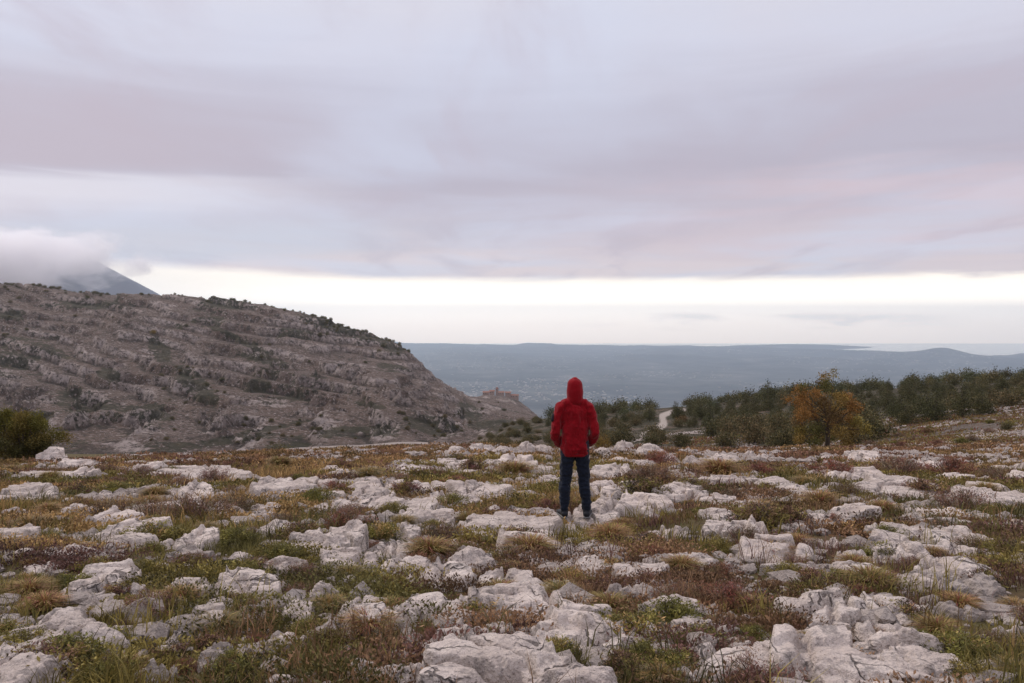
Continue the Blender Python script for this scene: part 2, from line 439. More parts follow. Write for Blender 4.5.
def mountain_mat():
    m, t, p = new_mat('bare_mountain_rock', .97, .1)
    v = pos(t)
    sc = t.new('ShaderNodeAttribute'); sc.attribute_name = 'scrub'
    st = t.new('ShaderNodeAttribute'); st.attribute_name = 'strata_shade'
    n1 = t.noise(v, .012, 5, .6, .5); n2 = t.noise(v, .06, 6, .7, .4); n3 = t.noise(v, .22, 6, .78); n4 = t.noise(v, .5, 5, .75)
    c = t.ramp(n2, [(.28, (.080, .056, .044)), (.5, (.145, .105, .085)), (.7, (.235, .18, .15))])
    c = t.mix(t.math('MULTIPLY', t.ss(n1, .42, .62), .35), c, (.17, .115, .085))
    c = t.mix(t.math('MULTIPLY', t.ss(n3, .50, .57), .72), c, (.050, .043, .034))
    c = t.mix(t.math('MULTIPLY', t.ss(n4, .54, .62), .75), c, (.48, .41, .38))
    ld_ = t.new('ShaderNodeAttribute'); ld_.attribute_name = 'ledge'
    c = t.mix(t.math('MULTIPLY', ld_.outputs['Fac'], t.ss(n3, .62, .42)), c, (.42, .35, .315))
    c = t.mix(t.math('MULTIPLY', st.outputs['Fac'], .85), c, (.050, .042, .034))  # dark line beneath each ledge: overhang shade put into the rock colour
    scm = t.ss(t.math('ADD', sc.outputs['Fac'], t.math('ADD', t.math('MULTIPLY', t.math('SUBTRACT', n3, .5), 2.6), t.math('MULTIPLY', t.math('SUBTRACT', n2, .5), 2.2))), .42, .72)
    sc_c = t.ramp(n2, [(.35, (.030, .032, .020)), (.6, (.055, .052, .030)), (.75, (.10, .07, .03))])
    c = t.mix(t.math('MULTIPLY', scm, .80), c, sc_c)
    t.l.new(c, p.inputs['Base Color'])
    t.l.new(t.bump(t.math('ADD', t.math('MULTIPLY', n3, 1.2), n4), 1.0, 2.5), p.inputs['Normal'])
    return m
M_GROUND, M_HILL, M_MOUNT = ground_mat(), hillside_mat(), mountain_mat()

# ------------------------------------------------------------------ terrain meshes
def sub_grid(name, r0, r1, mat, attrs=None):
    V = np.stack([XX[r0:r1], DD[r0:r1], ZZ[r0:r1]], -1).reshape(-1, 3)
    f = grid_faces(r1 - r0, len(us))
    me = np_mesh(name, V, f.ravel(), np.full(len(f), 4), [mat], True, attrs)
    return tag(link(name, me), kind='structure')
ra = int(np.searchsorted(rows, 46)); rb = int(np.searchsorted(rows, 380))
sub_grid('ground', 0, ra + 1, M_GROUND)
# gravel track winding up through the wood
def polyd(px, py, pts, wd):
    d = np.full(px.shape, 1e9)
    for (x0, y0, w0), (x1, y1, w1) in zip(pts[:-1], pts[1:]):
        vx, vy = x1 - x0, y1 - y0
        t_ = np.clip(((px - x0) * vx + (py - y0) * vy) / (vx * vx + vy * vy), 0, 1)
        ww = w0 + (w1 - w0) * t_
        d = np.minimum(d, np.hypot(px - x0 - t_ * vx, py - y0 - t_ * vy) / ww)
    return d
hx, hy = PX[ra:rb + 1], PY[ra:rb + 1]
track = 1 - sstep(polyd(hx, hy, [(644, 436, 4.2), (655, 431, 4.0), (664, 424, 3.6), (662, 416, 3.0), (672, 411.5, 2.0), (684, 410, 1.5)], 1), .7, 1.2)
road = 1 - sstep(polyd(hx, hy, [(120, 466, 1.2), (290, 455, 1.6), (340, 450.5, 1.4), (380, 449, 1.2), (440, 447, 1.2)], 1), .5, 1.3)
track = np.maximum(track, road * (DD[ra:rb + 1] < 75))
limw = np.interp(hx, [430, 470, 500, 548, 600, 640, 700, 780, 860, 880, 930, 1000, 1024, 1060, 1400], [446, 438, 436, 440, 444, 444, 445, 446, 444, 430, 422, 412, 407, 404, 400])
woodm = sstep(limw - hy, -3, 4) * sstep(hx, 425, 470) * sstep(DD[ra:rb + 1], 70, 90)
sub_grid('hillside', ra, rb + 1, M_HILL, {'track': track.ravel(), 'wood': woodm.ravel()})
mx_, my_ = PX[rb:], PY[rb:]
def blob(cx, cy_, rx, ry, ang=0):
    c, s = math.cos(R(ang)), math.sin(R(ang)); dx = mx_ - cx; dy = my_ - cy_
    return 1 - sstep(np.hypot((dx * c + dy * s) / rx, (-dx * s + dy * c) / ry), .45, 1.15)
scrub = np.zeros_like(mx_)
for b in [(195, 385, 42, 14, 42), (160, 350, 26, 12, 60), (75, 400, 28, 18, 0), (255, 385, 20, 10, 0), (340, 328, 60, 9, 18), (390, 345, 25, 9, 30),
          (10, 315, 22, 8, 0), (110, 375, 18, 9, 10), (90, 305, 60, 6, 0), (230, 305, 40, 6, 5), (200, 445, 120, 5, -8), (250, 433, 90, 4, -12), (360, 432, 60, 9, -3),
          (430, 425, 40, 14, 10), (470, 412, 20, 12, 30), (170, 445, 40, 5, 0), (290, 445, 30, 6, 0), (265, 360, 40, 6, 15), (50, 350, 30, 6, 20), (240, 340, 50, 5, 25),
          (500, 425, 50, 8, 0), (300, 395, 24, 6, -10), (370, 405, 22, 5, 10), (150, 415, 30, 6, 10), (405, 335, 10, 9, 0)]:
    scrub = np.maximum(scrub, blob(*b))
scrub = np.maximum(scrub * .8, sstep(fbm(XX[rb:] / 60, DD[rb:] / 90, oct=4, seed=51), .54, .74) * .75)
ledge = sstep(fr[rb:], .68, .76) * (1 - sstep(fr[rb:], .95, 1.0)) * sstep(fbm(XX[rb:] / 60, DD[rb:] / 40, oct=3, seed=59), .30, .55)
strata_shade = sstep(fr[rb:], .44, .56) * (1 - sstep(fr[rb:], .62, .70)) * bamp[rb:] * sstep(fbm(XX[rb:] / 45, DD[rb:] / 30, oct=3, seed=53), .30, .52)
sub_grid('mountain', rb, len(rows), M_MOUNT, {'scrub': scrub.ravel(), 'strata_shade': strata_shade.ravel(), 'ledge': ledge.ravel()})
# pale road curving along the plateau rim at the foot of the bare mountain
rpx = np.linspace(285, 428, 60); rd_ = np.interp(rpx, [130, 290, 340, 380, 432], [44, 49, 53, 58, 61]); ru = (rpx - 512) / F
prof_ = [(-1.2, -.7), (-1.1, .02), (0.0, .06), (1.1, .09), (1.3, -.9)]
RV = np.stack([np.stack([ru * (rd_ + a_), rd_ + a_, gz(ru * rd_, rd_) + b_], -1) for a_, b_ in prof_], 0).reshape(-1, 3)
fr2 = grid_faces(len(prof_), len(rpx))
mr, tr2, pr2 = new_mat('pale_road_dust', .95, .1)
tr2.l.new(tr2.mix(tr2.noise(pos(tr2), 1.5, 4, .6), (.20, .165, .14), (.36, .31, .27)), pr2.inputs['Base Color'])
tag(link('road', np_mesh('road', RV, fr2.ravel(), np.full(len(fr2), 4), [mr], False)), kind='structure')
# ground continues beside and behind the viewpoint
bx = [(-70, -35), (70, -35), (70, 50), (-70, 50)]
me = np_mesh('ground', [(x, y, -(C0 + S0 * y) - .30) for x, y in bx], [0, 1, 2, 3], [4], [M_GROUND])
tag(link('ground_beyond', me), kind='structure')

# ------------------------------------------------------------------ plain, sea, distant mountain
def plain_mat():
    m, t, p = new_mat('hazed_wooded_plain', 1.0, .0)
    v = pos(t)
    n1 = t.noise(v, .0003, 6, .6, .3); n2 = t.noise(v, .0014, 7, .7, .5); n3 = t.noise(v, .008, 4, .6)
    c = t.ramp(n2, [(.32, (.055, .062, .070)), (.52, (.105, .112, .115)), (.68, (.20, .19, .18))])  # bluish grey cast: haze put into the plain's own colour
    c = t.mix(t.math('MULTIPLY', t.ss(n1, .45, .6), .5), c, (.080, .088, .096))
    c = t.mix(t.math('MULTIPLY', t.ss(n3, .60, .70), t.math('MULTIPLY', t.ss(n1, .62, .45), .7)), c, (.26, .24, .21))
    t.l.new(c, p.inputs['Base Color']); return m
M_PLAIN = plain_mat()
pd = np.exp(np.linspace(math.log(3800), math.log(31000), 260)); pu = np.linspace(-1.6, 1.6, 420)
PD = pd[:, None] * np.ones_like(pu); PU = np.ones_like(pd)[:, None] * pu; PXX = PU * PD
upx = 512 + F * PU
coast = np.interp(upx, [-800, 420, 560, 690, 740, 800, 870, 900, 945, 990, 1030, 1800], [30500, 30500, 30000, 29500, 26500, 24000, 21500, 20800, 21000, 20800, 20500, 20000])
PZ = -900 + fbm(PXX / 2500, PD / 2500, oct=4, seed=61) * 110 - 40
PZ += np.interp(upx, [-800, 400, 440, 480, 560, 620, 1800], [80, 80, 110, 60, 30, 0, 0]) * sstep(PD, 24000, 29000)
PZ += 150 * np.exp(-((upx - 945) / 26) ** 2) * np.exp(-((PD - 19500) / 1200) ** 2)
PZ += 90 * sstep(fbm(PXX / 1500, PD / 4000, oct=3, seed=64), .5, .7) * sstep(PD, 14000, 19000)
PZ = np.maximum(PZ, -897)
PZ = np.where(PD > coast, -930, PZ)
hd = np.exp(-((PD - 28500) / 1400) ** 2) * np.interp(upx, [700, 740, 790, 830, 870, 885], [0, .8, 1.15, 1, .25, 0])
PZ = np.maximum(PZ, -930 + hd * 120)
f = grid_faces(len(pd), len(pu))
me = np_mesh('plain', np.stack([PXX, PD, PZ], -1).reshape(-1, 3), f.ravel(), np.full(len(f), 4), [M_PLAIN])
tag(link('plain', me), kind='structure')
m, t, p = new_mat('sea_water', .10, .5); p.inputs['Base Color'].default_value = (.05, .07, .09, 1)
me = np_mesh('sea', [(-48000, 15000, -905), (48000, 15000, -905), (48000, 33500, -905), (-48000, 33500, -905)], [0, 1, 2, 3], [4], [m])
tag(link('sea', me), kind='structure')
# distant mountain under the cloud; its blue is haze put into the colour
qy = np.linspace(3950, 6200, 90); qx = np.linspace(-9500, -1950, 300)
QX, QY = np.meshgrid(qx, qy); qpx = 512 + F * QX / QY
crest = np.interp(512 + F * qx / 5000, [-900, -300, -60, 20, 40, 70, 100, 124, 140, 157, 185, 230], [470, 480, 465, 500, 518, 470, 382, 300, 248, 190, 80, -150])
prof = np.clip(1 - np.abs(QY - 5000) / 1050, 0, 1) ** .8
QZ = -930 + (crest[None, :] + 930) * prof + (fbm(QX / 300, QY / 300, oct=4, seed=71, ridged=True) - .5) * 70 * (1 - prof ** 4) * sstep(prof, 0, .2)
f = grid_faces(len(qy), len(qx))
m, t, p = new_mat('hazed_mountain_slope', 1, 0)
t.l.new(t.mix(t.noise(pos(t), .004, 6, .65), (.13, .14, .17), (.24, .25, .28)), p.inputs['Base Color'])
me = np_mesh('distant_mountain', np.stack([QX, QY, QZ], -1).reshape(-1, 3), f.ravel(), np.full(len(f), 4), [m])
tag(link('distant_mountain', me), kind='structure')

# pale houses sprinkled over the plain, far too many to count
NB = 4500
bd = np.exp(rng.uniform(math.log(8500), math.log(26000), NB)); bu = rng.uniform(-.18, .62, NB)
dens = fbm(bu * bd / 2200, bd / 2200, oct=3, seed=77)
k = dens + rng.normal(0, .05, NB) > .50; bd, bu = bd[k], bu[k]; NB = len(bd)
def plz(x, y):
    i = np.clip(np.searchsorted(pd, y), 0, len(pd) - 1); j = np.clip(np.searchsorted(pu, x / y), 0, len(pu) - 1); return PZ[i, j]
bz = plz(bu * bd, bd); k = bz > -920; bd, bu, bz = bd[k], bu[k], bz[k]; NB = len(bd)
sw = rng.uniform(4, 12, NB) * (1 + bd / 30000); sh = rng.uniform(5, 9, NB); sl = sw * rng.uniform(.5, 1.2, NB)
ux = np.array([-1, 1, 1, -1, -1, 1, 1, -1]); uy = np.array([-1, -1, 1, 1, -1, -1, 1, 1]); uz = np.array([-.5, -.5, -.5, -.5, 1, 1, 1, 1])
BV = np.stack([(bu * bd)[:, None] + ux * sw[:, None], bd[:, None] + uy * sl[:, None], bz[:, None] + uz * sh[:, None]], -1).reshape(-1, 3)
bf = np.array([[0, 1, 5, 4], [1, 2, 6, 5], [2, 3, 7, 6], [3, 0, 4, 7], [4, 5, 6, 7]])
BF = (np.arange(NB)[:, None, None] * 8 + bf[None]).reshape(-1, 4)
M_FARWALL = flat_mat('far_house_plaster', (.50, .46, .42), .9)
tag(link('distant_town', np_mesh('distant_town', BV, BF.ravel(), np.full(len(BF), 4), [M_FARWALL], False)),
    'pale specks of far-off houses scattered over the hazy plain', 'town', kind='stuff')

# ------------------------------------------------------------------ haze
hb = [(-52000, -6000, -940), (52000, -6000, -940), (52000, 34000, -940), (-52000, 34000, -940)]
hv = hb + [(x, y, 640) for x, y, _ in hb]
hf = [[3, 2, 1, 0], [4, 5, 6, 7], [0, 1, 5, 4], [1, 2, 6, 5], [2, 3, 7, 6], [3, 0, 4, 7]]
me = np_mesh('haze', hv, np.array(hf).ravel(), [4] * 6, [], False)
m = bpy.data.materials.new('haze_air'); m.use_nodes = True; t = NT(m.node_tree); t.n.clear()
pv = t.new('ShaderNodeVolumePrincipled'); pv.inputs['Color'].default_value = (.76, .89, 1.0, 1)
pv.inputs['Density'].default_value = 4.4e-5; pv.inputs['Anisotropy'].default_value = 0.7
mo = t.new('ShaderNodeOutputMaterial'); t.l.new(pv.outputs[0], mo.inputs['Volume'])
me.materials.append(m)
tag(link('haze', me), 'thin blue haze filling the air over the plain', 'haze', kind='stuff')

# white cloud capping the distant mountain, built as a volume inside the haze
m = bpy.data.materials.new('mountain_cloud'); m.use_nodes = True; t = NT(m.node_tree); t.n.clear()
vc = t.new('ShaderNodeTexCoord').outputs['Object']
ln_ = t.new('ShaderNodeVectorMath', operation='LENGTH'); t.l.new(vc, ln_.inputs[0])
wp = pos(t)
mn = t.noise(t.vmul(wp, (1, 1, 1.9)), .0042, 5, .62, .4)
dens = t.ss(t.math('ADD', ln_.outputs['Value'], t.math('MULTIPLY', t.math('SUBTRACT', mn, .5), 1.5)), .90, .52)
pv = t.new('ShaderNodeVolumePrincipled'); pv.inputs['Color'].default_value = (.99, .975, .98, 1)
t.l.new(t.math('MULTIPLY', dens, .012), pv.inputs['Density']); pv.inputs['Anisotropy'].default_value = .2
mo = t.new('ShaderNodeOutputMaterial'); t.l.new(pv.outputs[0], mo.inputs['Volume'])
b = bmesh.new(); bmesh.ops.create_icosphere(b, subdivisions=4, radius=1); me = bpy.data.meshes.new('cloud_cap'); b.to_mesh(me); b.free(); me.materials.append(m)
cloud_cap = link('cloud_cap', me, None, ((-75 - 512) / F * 4450, 4450, 352)); cloud_cap.scale = (1400, 420, 240)
tag(cloud_cap, 'white cloud bank wrapped round the top of the distant mountain', 'cloud_cap', kind='stuff')

# ------------------------------------------------------------------ limestone rocks
_ico = {}
def ico(n):
    if n not in _ico:
        b = bmesh.new(); bmesh.ops.create_icosphere(b, subdivisions=n, radius=1)
        _ico[n] = (np.array([v.co[:] for v in b.verts]), np.array([[v.index for v in fc.verts] for fc in b.faces])); b.free()
    return _ico[n]
def rock_mesh(name, wx, dy, hz, seed, style='slab', res=1, mat=None):
    """outcrop of bedded limestone: broken outline in plan, top face leaning down towards -y, short rough sides.
    hz = height of the back edge above ground; sides reach well below it"""
    r = np.random.default_rng(seed); so = r.uniform(0, 100, 3)
    nt, nr_ = {0: (44, 14), 1: (84, 26), 2: (150, 48), 3: (260, 90)}[res]
    th = np.arange(nt) * 2 * math.pi / nt
    k = int(r.integers(5, 9)); an = np.sort((np.arange(k) + r.uniform(-.38, .38, k)) * 2 * math.pi / k + r.uniform(0, 6)); ck = r.uniform(.62, .92, k)
    cs = np.cos(th[:, None] - an[None]); Rr = np.where(cs > .05, ck / np.maximum(cs, .05), 9).min(1); Rr = np.minimum(Rr, 1.12)
    Rr = Rr * (1 + (vn(np.cos(th) * 2.2 + so[0], np.sin(th) * 2.2 + so[1], seed=seed) - .5) * .42 + (vn(np.cos(th) * 6 + so[0], np.sin(th) * 6 + so[1], seed=seed + 5) - .5) * .20 + (vn(np.cos(th) * 17 + so[0], np.sin(th) * 17, seed=seed + 6) - .5) * .10)
    rr = np.concatenate([np.linspace(0, .86, nr_ - nr_ // 3, endpoint=False), np.linspace(.86, 1.0, nr_ // 3)])
    # plan coordinates; the outer third of the rings goes down the side
    edge = {'slab': .90, 'boulder': .74, 'craggy': .80}[style]
    X_ = rr[:, None] * Rr[None] * np.cos(th)[None]; Y_ = rr[:, None] * Rr[None] * np.sin(th)[None]
    X_ /= np.abs(X_).max(); ymin, ymax = Y_.min(), Y_.max(); Y_ = (Y_ - ymin) / (ymax - ymin) * 2 - 1
    px_, py_ = X_ * wx / 2, Y_ * dy / 2
    s = (wx * dy * max(hz, .1)) ** (1 / 3); q0, q1 = px_ + so[0], py_ + so[1]
    lean = {'slab': .62, 'boulder': .45, 'craggy': .40}[style]
    t = (Y_ + 1) / 2
    top = hz * (1 - lean + lean * np.clip(t * 1.25, 0, 1) ** .8)
    top = top + X_ * r.uniform(-.22, .22) * hz
    R2 = rr[:, None] / edge
    if style != 'slab': top = top * (1 - {'boulder': .38, 'craggy': .25}[style] * np.clip(R2, 0, 1) ** 2.2)
    # broad swells, ridged weathering, bedding treads
    A = {'slab': .55, 'boulder': .7, 'craggy': 1.35}[style] * min(hz, .55)
    top = top + (fbm(q0 / (s * .9), q1 / (s * .9), oct=3, seed=seed) - .5) * .75 * A
    top = top - (1 - fbm(q0 / (s * .42), q1 / (s * .30), oct=4, seed=seed + 3, ridged=True, gain=.55)) * .42 * A
    st = max(.35 * hz, .03) * r.uniform(.7, 1.2); fr_ = top / st - np.floor(top / st)
    top = top + (sstep(fr_, .5, .9) - fr_) * st * (.75 if style != 'boulder' else .35)
    # joints splitting the block
    for _ in range({'slab': 2, 'boulder': 1, 'craggy': 3}[style]):
        a_ = r.uniform(0, math.pi); dd = px_ * math.cos(a_) + py_ * math.sin(a_) - r.uniform(-.25, .25) * wx
        dd = dd + (fbm(q0 / (s * .5), q1 / (s * .5), oct=3, seed=seed + 13) - .5) * .5 * s
        top = top - (1 - sstep(np.abs(dd), .0, .035 + .03 * s)) * min(.6 * hz, .13)
        top = top + np.where(dd > 0, 1, -1) * sstep(np.abs(dd), 0, .05) * r.uniform(-.07, .07) * hz
    top = top + (fbm(q0 / .09, q1 / .09, oct=3, seed=seed + 7) - .5) * .035 * min(1, s / .5)
    # side wall: drops to below ground over the last rings
    e = np.clip((rr - edge) / (1 - edge), 0, 1)[:, None]
    ragged = np.clip(e + (vn(np.cos(th) * 9 + so[1], np.sin(th) * 9, seed=seed + 8) - .5)[None] * .5 * (e > 0) * (e < 1), 0, 1)
    z = top * (1 - ragged ** 1.7) + (-.22 - .25 * hz) * ragged ** 1.7
    bulge = 1 + .05 * np.sin(e * math.pi) * (vn(z * 14 / max(hz, .08) + so[2], np.repeat(th[None] * 1.5, len(rr), 0), seed=seed + 9))
    V = np.stack([px_ * bulge, py_ * bulge, z], -1).reshape(-1, 3)
    i = np.arange(len(rr) - 1)[:, None] * nt; j = np.arange(nt)[None]; j2 = (j + 1) % nt
    Fq = np.stack([i + j, i + nt + j, i + nt + j2, i + j2], -1).reshape(-1, 4)
    me = np_mesh(name, V, Fq.ravel(), np.full(len(Fq), 4), [mat or M_LIME], True)
    return me, V
FOOT = []      # rock footprints (x, y, rx, ry)
# x0, y0, x1, y1 in the photograph, style letter (s slab, b boulder, c craggy dark), optional label
RK = [
 (153,467,194,479,'s'),(183,468,249,483,'s'),(245,479,313,500,'s','broad pale slab at the near end of the row under the bare mountain slope'),(284,477,331,493,'s'),(316,493,345,506,'s'),
 (123,484,162,499,'c'),(94,489,116,503,'b'),(0,486,52,504,'s'),(20,472,76,478,'s','thin white ledge just in front of the round green bush'),(208,490,226,501,'b'),
 (59,508,94,519,'s'),(2,505,28,516,'b'),(-8,527,32,547,'s'),(7,543,37,561,'b'),(46,540,96,562,'b'),(100,542,117,556,'b'),(167,538,219,564,'c'),
 (252,513,304,536,'b'),(295,521,371,560,'s','long pale slab sloping down between heather clumps with a dark shaded flank'),(368,540,416,562,'s'),(393,525,421,543,'s'),(258,552,306,577,'b'),(224,571,268,591,'b'),
 (304,568,340,609,'b','tall pitted boulder standing upright beside a spiky grass tuft'),(204,593,235,612,'b'),(274,602,313,627,'s'),(272,628,308,648,'b'),(192,571,213,591,'b'),(121,571,146,600,'b'),(25,563,57,578,'s'),
 (80,582,116,616,'c'),(4,594,22,606,'b'),(-6,605,16,616,'b'),(91,623,130,637,'s'),(167,616,203,650,'c','dark craggy rock splintered into upright fins'),(103,641,146,668,'c'),(155,639,188,662,'b'),
 (137,650,178,690,'c'),(192,637,249,676,'c'),(260,671,302,692,'b'),(258,627,274,636,'b'),(217,520,238,527,'s'),
 (347,486,393,506,'s'),(406,482,452,497,'s'),(448,483,509,500,'s'),(374,502,434,515,'s'),(431,511,464,519,'s'),(454,495,482,506,'s'),(484,503,505,515,'b'),
 (463,518,562,543,'s','wide flat slab just in front of the slab the person stands on'),(523,504,560,519,'b'),(553,514,621,532,'s','pale slab directly under the shoes of the standing person'),
 (571,492,640,521,'b','big domed rock right behind the heels of the standing person'),(443,536,504,577,'b','square-shouldered split boulder with a dark overhung crack'),(479,570,536,598,'s'),(427,566,450,580,'b'),(552,559,610,582,'s'),
 (616,563,669,588,'s'),(598,582,642,609,'c'),(340,595,420,638,'b','humped pale boulder with a golden grass tuft against its front'),(386,653,436,692,'b'),(340,657,376,680,'b'),
 (432,630,585,725,'s','huge pale rock at the bottom edge with the smoother brighter face'),(520,634,622,722,'b','huge rounded boulder at the bottom edge streaked with dark lichen'),
 (404,591,425,604,'b'),(406,579,424,589,'b'),(447,601,468,610,'s'),(340,575,365,589,'b'),(589,465,628,479,'s'),(511,462,539,470,'s'),(537,467,559,474,'s'),
 (441,444,470,455,'b'),(466,441,494,454,'b'),(490,444,512,455,'b'),(479,457,504,468,'b'),(516,439,536,453,'b'),(534,441,556,454,'b'),(594,444,612,456,'b'),
 (615,436,635,450,'b'),(635,440,665,455,'b','rounded block standing highest in the rubble ridge beside the gravel track'),(607,454,632,463,'b'),(632,456,656,468,'b'),(652,452,684,467,'b'),(360,477,377,484,'s'),(663,522,692,541,'c'),
 (704,497,745,510,'s'),(738,500,770,515,'s'),(704,519,743,541,'s','smooth bright slab cut square beside the dark heather'),(700,511,732,520,'s'),(662,547,717,567,'b'),(690,476,768,485,'s'),
 (680,449,703,467,'b'),(703,451,742,463,'b'),(745,448,758,459,'b'),(756,451,770,459,'b'),(755,480,792,488,'s'),(796,493,828,503,'s'),
 (861,479,968,500,'s','long white slab reaching across the meadow below the stony bank'),(955,488,1034,508,'s'),(972,484,1006,494,'s'),(810,515,856,526,'s'),(858,524,934,541,'s'),(925,532,984,549,'s'),(922,518,972,527,'s'),
 (826,556,892,577,'b'),(765,561,831,575,'s'),(678,549,716,568,'b'),(726,561,757,572,'s'),(900,568,943,594,'c'),(932,569,1004,598,'c','dark craggy outcrop, the biggest one in the meadow below the long white slab'),(925,595,982,621,'c'),
 (986,621,1028,638,'b'),(732,611,768,625,'b'),(780,623,846,648,'s'),(812,648,900,668,'s'),(890,657,978,690,'s'),(806,664,930,705,'s'),(672,659,722,692,'b'),(755,634,797,660,'b'),
 (975,668,1004,680,'b'),(830,611,858,636,'c'),(886,609,911,625,'b'),(838,593,861,605,'b'),(1011,540,1034,551,'b'),(874,545,925,557,'s'),(847,475,864,482,'s'),
 (842,451,878,461,'s'),(818,453,834,459,'b'),(826,461,845,468,'s'),(992,463,1014,471,'b'),(1014,461,1036,471,'b'),(890,502,909,511,'b'),(908,509,932,518,'s'),
 (652,641,676,655,'b'),(725,633,748,649,'b'),(545,618,558,631,'b'),(600,470,622,480,'b'),(540,476,566,486,'s'),(395,470,412,477,'b'),(330,470,352,478,'s'),(415,464,432,471,'b'),
 (60,497,78,505,'b'),(140,508,158,516,'b'),(225,553,247,562,'s'),(150,560,170,572,'b'),(330,640,352,655,'b'),(240,610,262,622,'b'),(20,655,46,668,'b'),(640,610,658,620,'b'),(580,600,598,608,'b'),
 (700,588,722,598,'b'),(850,538,866,545,'b'),(985,555,1008,566,'b'),(640,500,655,508,'b'),(820,540,842,549,'s'),(945,640,968,654,'b'),
]
ROCKS = []
def place_rock(x0, y0, x1, y1, sty, idx):
    style = {'s': 'slab', 'b': 'boulder', 'c': 'craggy'}[sty]
    cx = (x0 + x1) / 2
    gx, gy = hit(cx, y1, 2.4, 44)
    gy = min(gy, 38.0)
    wpx = x1 - x0
    Wm = wpx / F * gy
    for kd in np.linspace({'s': 1.3, 'b': .95, 'c': 1.0}[sty], .2, 20):
        d = Wm * kd; yc = gy + d * .46; a, b = pr(cx, y0)
        xc = a * yc; yb = yc + d * .30; h = b * yb - gz1(a * yb, yb); g = gz1(xc, yc)
        if h >= (.05 + (.07 if sty == 's' else .17) * min(Wm, 1.2)): break
    h = float(np.clip(h, .05, .9)) * (.85 if sty == 's' else .8) * (.85 if y1 > 560 else 1)
    Wm = wpx / F * yc * 1.22
    sub = 3 if wpx > 75 and y1 > 515 else (2 if wpx > 34 else 1)
    me, P = rock_mesh('rock', Wm, d, h, 100 + idx, style, sub, M_LIME_D if sty == 'c' and idx % 3 else M_LIME)
    o = link('rock', me, None, (xc, yc, g + .02 + .03 * h))
    o.rotation_euler = (0, 0, 0)
    FOOT.append((xc, yc, Wm / 2 * .92, d / 2 * .92))
    ROCKS.append(dict(o=o, x=cx, y=y1, w=wpx, sty=sty, P=P, c=(xc, yc, g), lab=None, area=wpx * (y1 - y0)))
    return ROCKS[-1]
STAND = None
for i, rk in enumerate(RK):
    q = place_rock(*rk[:5], i)
    if len(rk) > 5: q['lab'] = rk[5]
    if len(rk) > 5 and 'directly under the shoes' in rk[5]: STAND = q
# ---- labels: each hand-placed rock is told apart by shape, neighbourhood and size rank there
def zone(x, y):
    if y < 475:
        if x < 260: return 'on the rusty strip under the bare mountain'
        if x < 440: return 'on the rusty meadow rim beside the pale road'
        if x < 560: return "in the rubble ridge left of the person's waist"
        if x < 700: return 'in the rubble ridge below the gravel track'
        if x < 790: return 'on the rim under the dark pine wood'
        return 'on the rim under the autumn oak and stony bank'
    row = 'far' if y < 512 else 'middle' if y < 560 else 'near' if y < 620 else 'nearest'
    if x < 125: c = 'below the round green bush'
    elif x < 250: c = "below the mountain's dark gully"
    elif x < 400: c = 'below the middle of the bare mountain'
    elif x < 540: c = "just left of the person's legs"
    elif x < 680: c = 'in line with the standing person'
    elif x < 800: c = "between person and oak"
    elif x < 900: c = 'in line with the autumn oak'
    else: c = 'in line with the stony bank'
    return f'in the {row} row {c}'
zones = {}
for q in ROCKS:
    if q['lab'] is None: zones.setdefault((zone(q['x'], q['y']), q['sty']), []).append(q)
ORD = ['largest', 'second largest', 'third largest', 'fourth largest', 'fifth largest', 'sixth largest', 'seventh largest', 'eighth largest']
NOUN = {'s': 'flat limestone slab', 'b': 'rounded limestone boulder', 'c': 'craggy grey limestone'}
for (zn, sty), qs in zones.items():
    qs.sort(key=lambda q: -q['area'])
    for k, q in enumerate(qs):
        q['lab'] = (f'{ORD[k]} {NOUN[sty]} {zn}' if len(qs) > 1 else f'{NOUN[sty]} {zn}')
for q in ROCKS:
    tag(q['o'], q['lab'], 'rock', 'limestone rocks bedded in the plateau')
    q['o'].data.name = 'rock'
# ---- small loose rocks, shared shapes
protos = [rock_mesh('small_rock', .52, .42, .12, 900 + i, ['boulder', 'slab', 'craggy', 'slab'][i % 4], 1)[0] for i in range(12)]
SMALL = []
tries = 0
Fa = np.array(FOOT)
while len(SMALL) < 135 and tries < 4000:
    tries += 1
    px_ = rng.uniform(0, 1024); py_ = 462 + 221 * rng.random() ** 1.25
    # keep to the stony drifts
    x, y = hit(px_, py_, 2.4, 44)
    if fbm([x / 2.2], [y / 2.2], oct=3, seed=88)[0] < .45: continue
    if ((((Fa[:, 0] - x) / (Fa[:, 2] + .1)) ** 2 + ((Fa[:, 1] - y) / (Fa[:, 3] + .1)) ** 2) < 1).any(): continue
    s = rng.uniform(.3, 1.1) * (1 + y / 16)
    if 552 < px_ < 602 and 440 < py_ < 520: continue
    SMALL.append((px_, py_, x, y, s))
for k, (px_, py_, x, y, s) in enumerate(SMALL):
    o = link('small_rock', protos[k % 12], None, (x, y, gz1(x, y) + .01 * s))
    o.scale = (s, s, s * rng.uniform(.7, 1.1)); o.rotation_euler = (rng.uniform(-.12, .12), rng.uniform(-.12, .12), rng.uniform(-.9, .9))
    FOOT.append((x, y, .22 * s, .18 * s))
    band_ = 'beyond the standing person' if py_ < 505 else 'level with the slab under the person' if py_ < 560 else 'in the near rows' if py_ < 615 else 'along the bottom edge'
    side_ = 'on the mountain side' if px_ < 340 else 'in the middle' if px_ < 690 else 'on the pine wood side'
    tag(o, None, 'rock', f'small loose rocks {side_}, {band_}')
zs = {}
for (px_, py_, x, y, s), o in zip(SMALL, [q for q in COL.objects if q.name.startswith('small_rock')]): zs.setdefault(zone(px_, py_), []).append((-s / y, o))
